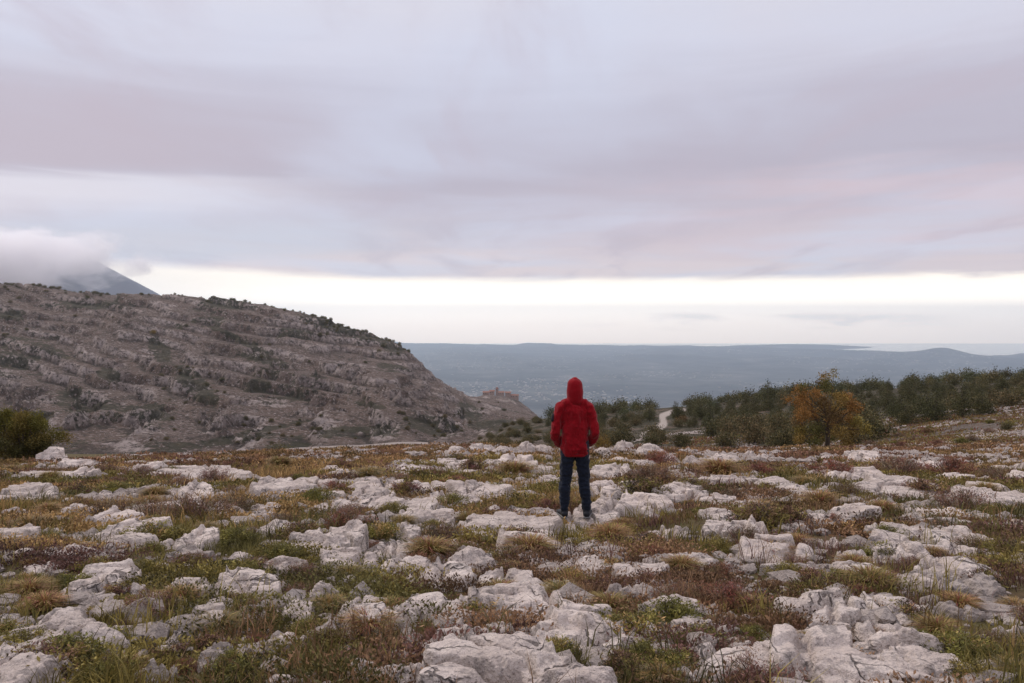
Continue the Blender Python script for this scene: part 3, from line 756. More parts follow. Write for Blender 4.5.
for zn, L in zs.items():
    L.sort(key=lambda q: q[0])
    for k, (_, o) in enumerate(L): o['label'] = f'{ORD[k]} small loose stone {zn}' if k < 8 else f'one of the smallest loose stones {zn}'
FOOT = np.array(FOOT)
def in_rock(x, y, k=1.0, pad=0.0):
    m_ = np.zeros(len(x), bool)
    for (a, b, c, d) in FOOT:
        m_ |= (((x - a) / (c * k + pad)) ** 2 + ((y - b) / (d * k + pad)) ** 2) < 1
    return m_
# gravel and rubble
def scatter_wedge(n, d0, d1, umax=.70):
    y = np.sqrt(rng.uniform(d0 * d0, d1 * d1, n)); return rng.uniform(-umax, umax, n) * y, y
gx_, gy_ = scatter_wedge(130000, 3, 44)
nb = fbm(gx_ / 1.6, gy_ / 1.6, oct=4, seed=91)
nearrock = in_rock(gx_, gy_, 1.25, .12)
k = ((nb > .55 + .05 * sstep(gy_, 14, 26)) | (nearrock & (rng.random(len(gx_)) < .5))) & ~in_rock(gx_, gy_, .85)
gx_, gy_ = gx_[k][:30000], gy_[k][:30000]; n = len(gx_)
V0, F0 = ico(1); s_ = (rng.uniform(.008, .045, n) + .10 * rng.random(n) ** 5) * (1 + gy_ / 40)
gzv = gz(gx_, gy_)
V = V0[None] * (1 + rng.uniform(-.35, .35, (n, len(V0), 1))) * (s_[:, None] * rng.uniform(.6, 1.2, (n, 3)))[:, None, :]
V[:, :, 2] *= .6
V += np.stack([gx_, gy_, gzv + s_ * .15], -1)[:, None, :]
Fg = (np.arange(n)[:, None, None] * len(V0) + F0[None]).reshape(-1, 3)
tag(link('gravel', np_mesh('gravel', V.reshape(-1, 3), Fg.ravel(), np.full(len(Fg), 3), [M_LIME_D], False)),
    'loose limestone gravel and chips between rocks and grass', 'gravel', kind='stuff')

# ------------------------------------------------------------------ ground vegetation
def leaf_quads(C, size, nrm, col, aspect=.45, name='leaves', mat=None):
    """C centres (n,3), nrm rough directions (n,3): one pointed leaf (two triangles) each"""
    n = len(C)
    a = rng.normal(0, 1, (n, 3)); d = nrm / (np.linalg.norm(nrm, axis=1, keepdims=True) + 1e-6)
    d = d + a * .55; d /= np.linalg.norm(d, axis=1, keepdims=True)
    s = np.cross(d, rng.normal(0, 1, (n, 3))); s /= np.linalg.norm(s, axis=1, keepdims=True) + 1e-9
    L = size[:, None]
    V = np.stack([C - d * L * .5, C + s * L * aspect * .5, C + d * L * .5, C - s * L * aspect * .5], 1)
    return V.reshape(-1, 3), np.repeat(col, 4, 0)
def blades(X_, Y_, Z_, H, Wd, col, lean=.5):
    n = len(X_); th = rng.uniform(0, 2 * math.pi, n); ln = rng.uniform(.1, 1, n) * lean * H
    dx, dy = np.cos(th), np.sin(th); px_, py_ = -dy, dx
    ph = rng.uniform(0, 2 * math.pi, n); fx, fy = np.cos(ph) * Wd, np.sin(ph) * Wd
    b = np.stack([X_, Y_, Z_ - .02], -1)
    mid = b + np.stack([dx * ln * .35, dy * ln * .35, H * .6], -1); top = b + np.stack([dx * ln, dy * ln, H * rng.uniform(.85, 1, n)], -1)
    wv = np.stack([fx, fy, np.zeros(n)], -1)
    V = np.stack([b - wv, b + wv, mid + wv * .75, mid - wv * .75, top], 1).reshape(-1, 3)
    i = np.arange(n)[:, None] * 5
    q = (i + np.array([0, 1, 2, 3])); t_ = (i + np.array([3, 2, 4]))
    return V, q, t_, np.repeat(col, 5, 0)
PAL = dict(straw=(.38, .25, .10), olive=(.23, .185, .052), green=(.145, .128, .042), lime=(.23, .20, .048), brown=(.24, .145, .075), mauve=(.175, .095, .072), rust=(.25, .095, .062), grey=(.26, .22, .15), dark=(.085, .062, .040))
PALA = {k: np.array(v) for k, v in PAL.items()}
def patch_col(x, y, n):
    """natural patchwork of plant colours over the plateau"""
    a = fbm(x / 3.2, y / 3.2, oct=3, seed=101); b = fbm(x / 2.1, y / 2.1, oct=3, seed=107); c = fbm(x / 5, y / 5, oct=2, seed=113)
    r = rng.normal(0, .055, n)
    col = np.where((a + r > .52)[:, None], PALA['brown'], PALA['olive'])
    col = np.where(((b + r > .62) & (y < 20))[:, None], PALA['green'], col)
    col = np.where((b + r < .35)[:, None], PALA['mauve'], col)
    col = np.where((c + r > .60)[:, None], PALA['straw'], col)
    far = sstep(y, 22, 34)[:, None] * (.75 if True else 1)
    col = col * (1 - far * .6) + (PALA['rust'] * .35 + PALA['straw'] * .2 + PALA['mauve'] * .45) * far * .7
    return col * rng.uniform(.35, 1.40, (n, 1)) ** 1.1
Vs, Qs, Ts, Cs, off = [], [], [], [], 0
for (d0, d1, ntuft, nb_, hs, ws) in [(2.6, 8, 5200, 16, .115, .0032), (8, 15, 8500, 13, .125, .0055), (15, 26, 13000, 10, .13, .010), (26, 46, 17000, 8, .15, .019)]:
    x, y = scatter_wedge(ntuft, d0, d1, .72)
    k = (~in_rock(x, y, 1.0)) & (fbm(x / .9, y / .9, oct=3, seed=121) > .47 - .1 * (y > 20)); x, y = x[k], y[k]
    n = len(x); col = patch_col(x, y, n); hh = hs * rng.uniform(.35, 1.5, n) * (1 + .9 * (rng.random(n) < .12)) * (1 - .3 * (y > 24))
    xr = np.repeat(x, nb_); yr = np.repeat(y, nb_); m_ = len(xr)
    sp_ = .055 * (1 + yr / 12); xr = xr + rng.normal(0, 1, m_) * sp_; yr = yr + rng.normal(0, 1, m_) * sp_
    k = ~in_rock(xr, yr, .80) if m_ < 400000 else np.ones(m_, bool)
    H = np.repeat(hh, nb_) * rng.uniform(.5, 1.2, m_)
    V, q, t_, c = blades(xr[k], yr[k], gz(xr[k], yr[k]), H[k], np.full(k.sum(), ws) * rng.uniform(.6, 1.4, k.sum()), (np.repeat(col, nb_, 0) * rng.uniform(.75, 1.25, (m_, 1)))[k], .8)
    Vs.append(V); Qs.append(q + off); Ts.append(t_ + off); Cs.append(c); off += len(V)
V = np.vstack(Vs); Q = np.vstack(Qs); T = np.vstack(Ts); Cc = np.vstack(Cs)
me = np_mesh('grass', V, np.concatenate([Q.ravel(), T.ravel()]), np.concatenate([np.full(len(Q), 4), np.full(len(T), 3)]), [M_GRASS], False, {'col': Cc})
tag(link('grass', me), 'dry straw, olive and brown grass between the limestone rocks', 'grass', kind='stuff')
# creeping low mats (thyme, juniper, heath)
Vs, Cs = [], []
for (d0, d1, nm, nl, ls) in [(2.6, 8, 620, 420, .026), (8, 15, 1150, 230, .042), (15, 26, 2000, 120, .065), (26, 46, 3000, 60, .11)]:
    x, y = scatter_wedge(nm, d0, d1, .72)
    k = (~in_rock(x, y, 1.02)) & (fbm(x / 1.4, y / 1.4, oct=3, seed=131) > .50); x, y = x[k], y[k]; n = len(x)
    col = patch_col(x + 31, y, n); rr = rng.uniform(.10, .34, n) * (1 + y / 40)
    cx_ = np.repeat(x, nl); cy2 = np.repeat(y, nl); R_ = np.repeat(rr, nl); m_ = len(cx_)
    th = rng.uniform(0, 6.283, m_); rad = np.sqrt(rng.random(m_)); lobes = 1 + .35 * np.sin(th * 3 + np.repeat(rng.uniform(0, 6, n), nl))
    lx = np.cos(th) * rad * R_ * lobes * 1.25; ly = np.sin(th) * rad * R_ * lobes
    hz_ = np.sqrt(np.clip(1 - rad ** 2, 0, 1)) * R_ * .40 * rng.uniform(.3, 1.1, m_)
    X_ = cx_ + lx; Y_ = cy2 + ly
    C = np.stack([X_, Y_, gz(X_, Y_) + hz_ + .01], -1)
    v, c = leaf_quads(C, rng.uniform(.6, 1.4, m_) * ls, np.stack([lx / R_, ly / R_, np.full(m_, .9)], -1), np.repeat(col, nl, 0) * rng.uniform(.6, 1.4, (m_, 1)))
    Vs.append(v); Cs.append(c)
V = np.vstack(Vs); nq = len(V) // 4
tag(link('undergrowth', np_mesh('undergrowth', V, np.arange(nq * 4), np.full(nq, 4), [M_VEG], False, {'col': np.vstack(Cs)})),
    'creeping mats of heath and thyme hugging the stony ground', 'undergrowth', kind='stuff')

# ---- individual low shrubs
def shrub_mesh(kind, seed):
    """1 m wide bush: leafy or twiggy dome. returns foliage mesh, stem mesh"""
    g = np.random.default_rng(seed)
    pal = {'mauve': ['mauve', 'brown', 'mauve', 'grey'], 'rust': ['rust', 'mauve', 'rust', 'brown'], 'green': ['green', 'lime', 'olive', 'green'], 'lime': ['lime', 'green', 'lime', 'straw'],
           'dark': ['dark', 'olive', 'brown', 'mauve'], 'straw': ['straw', 'straw', 'olive', 'rust'], 'tuft': ['straw', 'olive', 'grey', 'straw']}[kind]
    nb_ = 46 if kind != 'tuft' else 0
    Vl, Cl = [], []
    if kind in ('straw', 'tuft'):
        n = 900; a = g.uniform(0, 6.283, n); r0 = g.random(n) * .16
        bx_, by_ = np.cos(a) * r0, np.sin(a) * r0; H = g.uniform(.35, .85, n) * .6
        col = np.array([PALA[pal[i]] for i in g.integers(0, 4, n)]) * g.uniform(.6, 1.3, (n, 1))
        aa = a + g.normal(0, .5, n); spread = g.uniform(.1, .75, n) * .65
        b = np.stack([bx_, by_, np.full(n, -.03)], -1)
        mid = b + np.stack([np.cos(aa) * spread * .4, np.sin(aa) * spread * .4, H * .75], -1); top = b + np.stack([np.cos(aa) * spread, np.sin(aa) * spread, H * (1 - spread * .5)], -1)
        wv = np.stack([-np.sin(aa), np.cos(aa), np.zeros(n)], -1) * .007
        V = np.stack([b - wv, b + wv, mid + wv, mid - wv, mid - wv, mid + wv, top + wv * .2, top - wv * .2], 1).reshape(-1, 3)
        me = np_mesh('foliage', V, np.arange(len(V)), np.full(len(V) // 4, 4), [M_GRASS], False, {'col': np.repeat(col, 8, 0)})
        return me, None
    tw_v, tw_f = [], []
    for i in range(nb_):
        th = g.uniform(0, 6.283); rad = g.random() ** .6 * .46; hgt = (1 - (rad / .5) ** 2) * .36 + g.uniform(.05, .14)
        tip = np.array([math.cos(th) * rad, math.sin(th) * rad, hgt]); base = tip * np.array([.25, .25, 0])
        # twig: thin three-sided rod
        s = np.cross(tip - base, g.normal(0, 1, 3)); s /= np.linalg.norm(s); s2 = np.cross(s, tip - base); s2 /= np.linalg.norm(s2)
        o_ = len(tw_v)
        for pt, rr_ in ((base, .008), (tip, .003)):
            for q_ in range(3):
                A = q_ * 2.094; tw_v.append(pt + (s * math.cos(A) + s2 * math.sin(A)) * rr_)
        tw_f += [[o_ + q_, o_ + (q_ + 1) % 3, o_ + 3 + (q_ + 1) % 3, o_ + 3 + q_] for q_ in range(3)]
        nl = 80 if kind not in ('mauve', 'rust') else 62
        tt = g.uniform(.35, 1.08, nl)[:, None]
        C = base + (tip - base) * tt + g.normal(0, 1, (nl, 3)) * .045
        C[:, 2] = np.abs(C[:, 2]) + .01
        col = PALA[pal[g.integers(0, 4)]] * g.uniform(.65, 1.35) * g.uniform(.75, 1.25, (nl, 1))
        dirn = (tip - base)[None] + g.normal(0, .12, (nl, 3)) + np.array([0, 0, .15])
        v, c = leaf_quads(C, g.uniform(.6, 1.4, nl) * (.050 if kind not in ('mauve', 'rust') else .060), dirn, col, .34 if kind not in ('mauve', 'rust') else .16)
        Vl.append(v); Cl.append(c)
    V = np.vstack(Vl)
    return (np_mesh('foliage', V, np.arange(len(V)), np.full(len(V) // 4, 4), [M_VEG], False, {'col': np.vstack(Cl)}),
            np_mesh('stems', np.array(tw_v), np.array(tw_f).ravel(), np.full(len(tw_f), 4), [M_BARK], False))
SHP = {k: [shrub_mesh(k, 300 + 7 * i + j) for j in range(3)] for i, k in enumerate(['mauve', 'rust', 'green', 'lime', 'dark', 'straw', 'tuft'])}
# centre x, base y, width px, kind, flattening
SH = [
 (110,522,60,'mauve'),(150,524,70,'mauve'),(196,522,74,'mauve'),(232,516,50,'mauve'),(180,491,38,'rust'),(150,618,64,'mauve'),(178,606,50,'straw'),(256,616,46,'dark'),(230,606,40,'mauve'),
 (118,543,50,'lime'),(150,545,60,'lime'),(178,546,56,'green'),(45,547,44,'green'),(30,600,50,'straw'),(44,612,46,'straw'),(20,655,70,'green'),(62,668,90,'green'),(98,650,64,'lime'),(40,683,90,'dark'),(110,690,70,'green'),
 (8,640,50,'lime'),(70,590,50,'green'),(110,497,40,'lime'),(80,500,36,'dark'),(300,486,30,'green'),(318,508,44,'green'),(345,530,60,'rust'),(378,543,50,'lime'),(350,520,40,'mauve'),(404,498,40,'dark'),(440,499,34,'dark'),
 (430,560,54,'straw'),(440,545,50,'mauve'),(420,572,44,'rust'),(300,545,60,'dark'),(280,562,54,'green'),(235,548,60,'olive_'),(390,618,46,'straw'),(330,612,40,'tuft'),(370,634,60,'straw'),(310,640,52,'green'),(300,600,40,'mauve'),
 (490,620,74,'lime'),(530,614,70,'rust'),(560,624,50,'rust'),(600,640,80,'green'),(640,648,90,'lime'),(670,632,80,'green'),(620,672,60,'dark'),(700,608,80,'rust'),(735,612,70,'rust'),(668,606,60,'mauve'),(752,614,44,'straw'),
 (640,500,60,'dark'),(652,486,54,'mauve'),(690,494,44,'dark'),(648,548,44,'dark'),(610,545,50,'straw'),(530,560,60,'straw'),(520,546,50,'dark'),(570,590,54,'lime'),(500,545,40,'mauve'),(545,513,34,'rust'),(600,515,26,'straw'),
 (760,530,66,'dark'),(745,548,50,'mauve'),(790,530,54,'dark'),(770,560,50,'straw'),(720,556,40,'green'),(925,500,54,'dark'),(893,495,34,'green'),(960,515,66,'mauve'),(1000,520,46,'green'),(1008,560,60,'dark'),(985,590,50,'dark'),
 (850,500,40,'mauve'),(842,584,40,'green'),(870,592,60,'straw'),(815,590,60,'dark'),(790,584,50,'green'),(900,620,60,'dark'),(960,612,44,'straw'),(960,660,80,'lime'),(920,650,60,'green'),(1000,650,50,'mauve'),(870,645,50,'mauve'),
 (760,690,90,'mauve'),(740,660,60,'mauve'),(790,672,50,'dark'),(700,650,60,'lime'),(660,690,50,'tuft'),(860,668,36,'green'),(975,690,60,'green'),(560,690,1,''),(470,655,50,'lime'),(430,650,50,'rust'),(210,650,50,'dark'),(230,690,70,'green'),
 (310,690,50,'green'),(150,580,50,'green'),(240,585,60,'green'),(820,512,50,'straw'),(700,520,36,'green'),(880,560,50,'lime'),(475,475,36,'dark'),(515,480,44,'straw'),(400,485,30,'mauve'),(455,467,30,'dark'),(340,472,30,'dark'),
 (280,470,30,'straw'),(235,474,26,'dark'),(660,470,44,'rust'),(720,480,50,'straw'),(760,480,40,'rust'),(830,480,50,'rust'),(900,478,50,'mauve'),(950,480,56,'rust'),(1000,482,44,'mauve'),(560,497,40,'lime'),(495,500,40,'lime'),
]
KLAB = {'mauve': 'purplish heather', 'rust': 'rust-red low shrub', 'green': 'dark green juniper cushion', 'lime': 'yellow-green low shrub', 'dark': 'dark scrub cushion', 'straw': 'golden grass clump', 'tuft': 'spiky grey-straw grass tuft'}
tries = 0; auto = []
while len(auto) < 120 and tries < 3000:
    tries += 1; cx = rng.uniform(0, 1024); by = 474 + 212 * rng.random() ** 1.1
    if 545 < cx < 610 and by < 525: continue
    if any(abs(a[0] - cx) < (a[2] + 30) * .5 and abs(a[1] - by) < 9 for a in SH + auto): continue
    x, y = hit(cx, min(by, 681), 2.5, 44)
    if in_rock(np.array([x]), np.array([y]), .9)[0]: continue
    auto.append((cx, by, rng.uniform(24, 52) * (by / 600) ** 1.5, ['mauve', 'dark', 'straw', 'rust', 'olive_', 'straw', 'mauve', 'tuft', 'lime'][int(rng.integers(0, 9))]))
SH = SH + auto
zz = {}
for i, (cx, by, wpx, kd) in enumerate(SH):
    if not kd: continue
    if kd == 'olive_': kd = 'green'
    gx, gy = hit(cx, min(by - 3, 681 + (by > 681) * (by - 690)), 2.5, 44)
    s = wpx / F * gy * 1.1
    fm, sm = SHP[kd][i % 3]
    o = thing('grass_clump' if kd in ('straw', 'tuft') else 'shrub', None, 'grass clump' if kd in ('straw', 'tuft') else 'shrub', (gx, gy, gz1(gx, gy) - .015), rng.uniform(0, 6.28), None)
    o.scale = (s, s, s * rng.uniform(.50, .72) if kd not in ('straw', 'tuft') else s * .8)
    link('foliage', fm, o)
    if sm: link('stems', sm, o)
    zz.setdefault((kd, zone(cx, by).replace('just left of the person', 'left of the person').replace('below the middle of the bare mountain', 'below the mountain').replace("the mountain's dark gully", 'the dark gully')), []).append((wpx, o))
for (kd, zn), L in zz.items():
    L.sort(key=lambda q: -q[0])
    for k, (_, o) in enumerate(L):
        o['label'] = (f'{ORD[k]} {KLAB[kd]} {zn}' if len(L) > 1 and k < 8 else f'{KLAB[kd]} {zn}'); o['group'] = 'low plants growing between the limestone rocks'

# ------------------------------------------------------------------ trees
def rod(p0, p1, r0, r1, k=6):
    p0 = np.array(p0, float); p1 = np.array(p1, float); d = p1 - p0; d /= np.linalg.norm(d) + 1e-9
    s = np.cross(d, [0.31, .77, .2]); s /= np.linalg.norm(s); t_ = np.cross(d, s)
    A = np.arange(k) * 2 * math.pi / k; ring = np.cos(A)[:, None] * s + np.sin(A)[:, None] * t_
    V = np.vstack([p0 + ring * r0, p1 + ring * r1]); Fq = [[i, (i + 1) % k, k + (i + 1) % k, k + i] for i in range(k)]
    return V, Fq
def rods_mesh(name, L, mat):
    Vs, Fs, o_ = [], [], 0
    for a in L:
        v, fq = rod(*a); Vs.append(v); Fs += [[i + o_ for i in q] for q in fq]; o_ += len(v)
    return np_mesh(name, np.vstack(Vs), np.array(Fs).ravel(), np.full(len(Fs), 4), [mat], True)
def crown_mesh(blobs, n, leaf, cols, seed, clump=14, aspect=.5, mat=None):
    """blobs (x,y,z,rx,ry,rz); leaves sit in small sprays through the outer part of every blob"""
    g = np.random.default_rng(seed); Vl, Cl = [], []
    vol = np.array([b[3] * b[4] + b[3] * b[5] for b in blobs]); vol = vol / vol.sum()
    for bi, b in enumerate(blobs):
        nc = max(4, int(n * vol[bi] / clump)); d = g.normal(0, 1, (nc, 3)); d /= np.linalg.norm(d, axis=1, keepdims=True)
        rad = g.uniform(.45, 1.0, nc) ** .6 * (1 + (fbm(*(d * 1.7 + bi).T, oct=2, seed=seed) - .5) * .9)
        c = np.array(b[:3]) + d * rad[:, None] * np.array(b[3:6])
        ci = cols[g.integers(0, len(cols), nc)] if len(b) < 7 else np.repeat(np.array(b[6])[None], nc, 0)
        ci = ci * g.uniform(.5, 1.5, (nc, 1))
        C = np.repeat(c, clump, 0) + g.normal(0, 1, (nc * clump, 3)) * leaf * 1.3
        dn = np.repeat(d + np.array([0, 0, .5]), clump, 0)
        v, cc = leaf_quads(C, g.uniform(.6, 1.4, nc * clump) * leaf, dn, np.repeat(ci, clump, 0) * g.uniform(.75, 1.25, (nc * clump, 1)), aspect)
        Vl.append(v); Cl.append(cc)
    V = np.vstack(Vl)
    return np_mesh('crown', V, np.arange(len(V)), np.full(len(V) // 4, 4), [mat or M_VEG], False, {'col': np.vstack(Cl)})
PINE = np.array([(.082, .078, .034), (.105, .098, .042), (.130, .112, .048), (.066, .066, .032)])
def pine_proto(seed, H=4.0, wd=1.7):
    g = np.random.default_rng(seed); bl = []
    for i in range(15):
        z = H * (.16 + .78 * (i / 14)); rr = wd * (1 - (i / 14) ** 1.5 * .86) * g.uniform(.75, 1.1); a = g.uniform(0, 6.28)
        off_ = rr * .48; s = rr * .58
        bl.append((math.cos(a) * off_, math.sin(a) * off_, z, s, s, s * g.uniform(.42, .62)))
        if i < 10: a += g.uniform(2, 4); bl.append((math.cos(a) * off_, math.sin(a) * off_, z - .15, s, s, s * .5))
    cr = crown_mesh(bl, 3600, .15, PINE, seed, 8, .6)
    tr_ = rods_mesh('trunk', [((0, 0, -.5), (0, 0, H * .8), .11, .03)] + [((0, 0, b[2] - .2), (b[0], b[1], b[2]), .035, .012, 4) for b in bl[::2]], M_BARK)
    return cr, tr_
pines = [pine_proto(400 + i, g_h, g_w) for i, (g_h, g_w) in enumerate([(4.2, 1.7), (3.6, 1.9), (4.6, 1.6), (3.2, 1.9), (3.9, 2.1), (2.8, 1.7)])]
# lower rounded holm-oak scrub
HOLM = np.array([(.100, .090, .038), (.130, .100, .045), (.165, .125, .055), (.080, .075, .036)])
def bush_proto(seed, cols=HOLM, n=2600, leaf=.15):
    g = np.random.default_rng(seed); bl = []
    for i in range(9):
        a = g.uniform(0, 6.28); r = g.uniform(.2, .95); s = g.uniform(.55, .9)
        bl.append((math.cos(a) * r, math.sin(a) * r, g.uniform(.5, 1.35) - r * .3, s, s, s * .75))
    return crown_mesh(bl, n, leaf, cols, seed, 8, .5), rods_mesh('trunk', [((0, 0, -.4), (b[0] * .8, b[1] * .8, b[2]), .05, .015, 5) for b in bl], M_BARK)
bushes = [bush_proto(450 + i) for i in range(4)]
YEL = np.array([(.30, .20, .045), (.22, .16, .04), (.16, .10, .035)])
yel = bush_proto(470, YEL)
RUSTB = np.array([(.20, .10, .05), (.15, .085, .05), (.22, .13, .06)])
rustb = bush_proto(473, RUSTB)
def put_tree(name, cat, pair, x, y, s, label, group, sz=None):
    o = thing(name, label, cat, (x, y, gz1(x, y) - .1 * s), rng.uniform(0, 6.28), group)
    o.scale = (s, s, sz or s)
    link('crown', pair[0], o); link('trunk', pair[1], o)
    return o
# the wood: trees one can tell apart on the slope
cand = []
g = rng
for _ in range(14000):
    d = math.exp(g.uniform(math.log(66), math.log(330))); px_ = g.uniform(548, 1060); x = (px_ - 512) / F * d
    z = gz1(x, d); pyy = to_px(x, d, z)[1]
    # bottom edge of the wood, as a line across the slope
    lim = np.interp(px_, [548, 600, 640, 700, 780, 860, 880, 930, 1000, 1024, 1060], [444, 446, 446, 447, 448, 446, 432, 424, 414, 409, 406])
    if pyy > lim: continue
    a_, b_ = pr(px_, pyy)
    td = polyd(np.array([px_]), np.array([pyy]), [(634, 440, 6), (654, 432, 5), (664, 423, 5), (662, 416, 4), (672, 412, 3), (684, 410, 2.4)], 1)[0]
    if td < 2.1: continue
    if 660 < px_ < 712 and 428 < pyy < 446: continue
    if d < 90 and 790 < px_ < 860: continue
    # hidden by the ground in front?
    cand.append((x, d, px_, pyy))
chosen = []; cx_a = np.zeros((0, 2))
for (x, d, px_, pyy) in cand:
    md = 2.2 + d * .011
    if len(cx_a) and (np.hypot(cx_a[:, 0] - x, (cx_a[:, 1] - d) * .5) < md).any(): continue
    cx_a = np.vstack([cx_a, [x, d]]); chosen.append((x, d, px_, pyy))
def seen(x, y, h):
    ds = np.linspace(30, y - 3, 120); zt = gz1(x, y) + h
    return (gz(x / y * ds, ds) < zt / y * ds).all()
chosen = [c for c in chosen if seen(c[0], c[1], 3.2)]
chosen.sort(key=lambda c: c[1]); print('all', len(chosen)); rest = chosen[290:]; chosen = chosen[:290]
print('wood trees', len(chosen), 'max depth', chosen[-1][1])
# the far part of the wood, one mass
lite = [crown_mesh([(0, 0, 1.0, 1.6, 1.6, .8), (.3, .2, 1.8, 1.0, 1.0, .8), (-.7, .3, 1.3, 1.0, .9, .6)], 800, .30, PINE, 480 + i, 6, .45) for i in range(4)]
lc = []
for me in lite:
    a = np.zeros(len(me.vertices) * 3, np.float32); me.vertices.foreach_get('co', a); c4 = np.zeros(len(me.vertices) * 4, np.float32); me.color_attributes['col'].data.foreach_get('color', c4)
    lc.append((a.reshape(-1, 3), c4.reshape(-1, 4)[:, :3]))
Vf, Cf = [], []
for i, (x, d, _, _) in enumerate(rest):
    a, c = lc[i % 4]; th = g.uniform(0, 6.28); s = g.uniform(.7, 1.35) * (.8 + d * .0020)
    Rm = np.array([[math.cos(th), -math.sin(th), 0], [math.sin(th), math.cos(th), 0], [0, 0, 1]])
    Vf.append((a @ Rm.T) * s + np.array([x, d, gz1(x, d)])); Cf.append(c * g.uniform(.75, 1.5) * np.array([g.uniform(.9, 1.25), 1, 1]))
if Vf:
    V = np.vstack(Vf); tag(link('far_wood', np_mesh('far_wood', V, np.arange(len(V)), np.full(len(V) // 4, 4), [M_VEG], False, {'col': np.vstack(Cf)})), 'far part of the dark pine wood running along the crest', 'wood', kind='stuff')
for i, (x, d, px_, pyy) in enumerate(chosen):
    k = fbm([x / 14], [d / 30], oct=2, seed=141)[0] + g.normal(0, .05)
    kind = 'pine' if k < .50 else 'bush'
    s = g.uniform(.6, 1.05) * (.85 + d * .0018) * (1.3 if d < 135 else 1)
    side = 'beyond the track' if px_ < 690 else 'behind the autumn oak' if px_ < 890 else 'above the stony bank'
    dist = 'near edge' if d < 115 else 'middle' if d < 190 else 'far crest'
    if kind == 'pine':
        put_tree('pine_tree', 'pine tree', pines[i % 6], x, d, s * g.uniform(.75, 1.06), f"dark pine at the wood's {dist} {side}", f'pines in the {dist} of the wood {side}')
    else:
        put_tree('holm_oak', 'tree', bushes[i % 4], x, d, s * 1.3, f"olive scrub oak at the wood's {dist} {side}", f'scrub oaks in the {dist} of the wood {side}')
tz_ = {}
for o in list(COL.objects):
    if o.name.startswith(('pine_tree', 'holm_oak')) and o.get('group') and 'wood' in o['group']: tz_.setdefault(o['label'], []).append(o)
ORDN = ['first', 'second', 'third', 'fourth', 'fifth', 'sixth', 'seventh', 'eighth', 'ninth', 'tenth', 'eleventh', 'twelfth']
for lb, L in tz_.items():
    if 1 < len(L) <= 12:
        L.sort(key=lambda o: o.location.x / o.location.y)
        for k, o in enumerate(L): o['label'] = f'{ORDN[k]} {lb}'.replace(' at the', ' from the track at the', 1)
# dark thicket on the slope left of the person
n = 0
for _ in range(9000):
    d = math.exp(g.uniform(math.log(110), math.log(330))); px_ = g.uniform(432, 556); x = (px_ - 512) / F * d
    pyy = to_px(x, d, gz1(x, d))[1]
    if pyy < np.interp(px_, [432, 470, 500, 556], [442, 426, 420, 418]) or pyy > 452: continue
    if (np.hypot(cx_a[:, 0] - x, (cx_a[:, 1] - d) * .4) < 3.4 + d * .006).any(): continue
    if not seen(x, d, 3.0): continue
    cx_a = np.vstack([cx_a, [x, d]]); n += 1
    put_tree('scrub_oak', 'tree', bushes[n % 4], x, d, g.uniform(.9, 1.5), "dark olive scrub oak in the thicket between the person and the bare mountain", "thicket trees between the person and the bare mountain")
    if n >= 90: break
print('thicket', n)
def at_px(px_, py_, D): a, b = pr(px_, py_); return a * D, D
def special(pair, px_, D, wpx, natural_w, name, cat, label, group=None, sz=None):
    s = wpx / F * D / natural_w; x = (px_ - 512) / F * D
    return put_tree(name, cat, pair, x, D, s, label, group, sz and sz * s)
special(yel, 489, 120, 20, 2.6, 'yellow_bush', 'bush', 'yellow autumn bush glowing at the near edge of the dark thicket')
special(yel, 603, 110, 17, 2.6, 'yellow_tree', 'tree', "yellow-leaved small tree close beside the person's red elbow", sz=1.7)
special(rustb, 357, 72, 14, 2.6, 'rust_bush', 'bush', 'rust-coloured bush beside the pale road under the mountain')
special(rustb, 682, 190, 14, 2.6, 'rust_bush', 'bush', 'small brown autumn tree where the gravel track vanishes into the wood')
special(bushes[1], 278, 58, 28, 2.6, 'dark_bush', 'bush', 'dark bush at the meadow rim where the pale road begins', sz=.7)
special(bushes[2], 1009, 60, 14, 2.6, 'dark_bush', 'bush', 'lone dark bush standing on the stony bank')
special(pines[4], 768, 240, 26, 4.0, 'pine_tree', 'pine tree', 'broad bare-topped pine standing out on the crest beside the oak')

# stony bank tufts: shrubs on the open slope
bk = []
for _ in range(3000):
    px_ = g.uniform(868, 1040); d = math.exp(g.uniform(math.log(46), math.log(95))); x = (px_ - 512) / F * d; pyy = to_px(x, d, gz1(x, d))[1]
    lim = np.interp(px_, [868, 880, 930, 1000, 1024, 1060], [438, 433, 426, 416, 411, 408])
    if pyy < lim or pyy > 456: continue
    if bk and min(math.hypot(x - a, (d - b) * .4) for a, b in bk) < 1.1: continue
    bk.append((x, d))
    if len(bk) >= 34: break
for i, (x, d) in enumerate(bk):
    kd = ['dark', 'mauve', 'rust', 'green'][int(g.integers(0, 4))]; s = g.uniform(.7, 1.5)
    o = thing('shrub', f'{KLAB[kd]} on the open stony bank below the wood', 'shrub', (x, d, gz1(x, d) - .02), g.uniform(0, 6.28), f'{kd} shrubs on the stony bank')
    o.scale = (s, s, s * .6)
    link('foliage', SHP[kd][i % 3][0], o); link('stems', SHP[kd][i % 3][1], o)
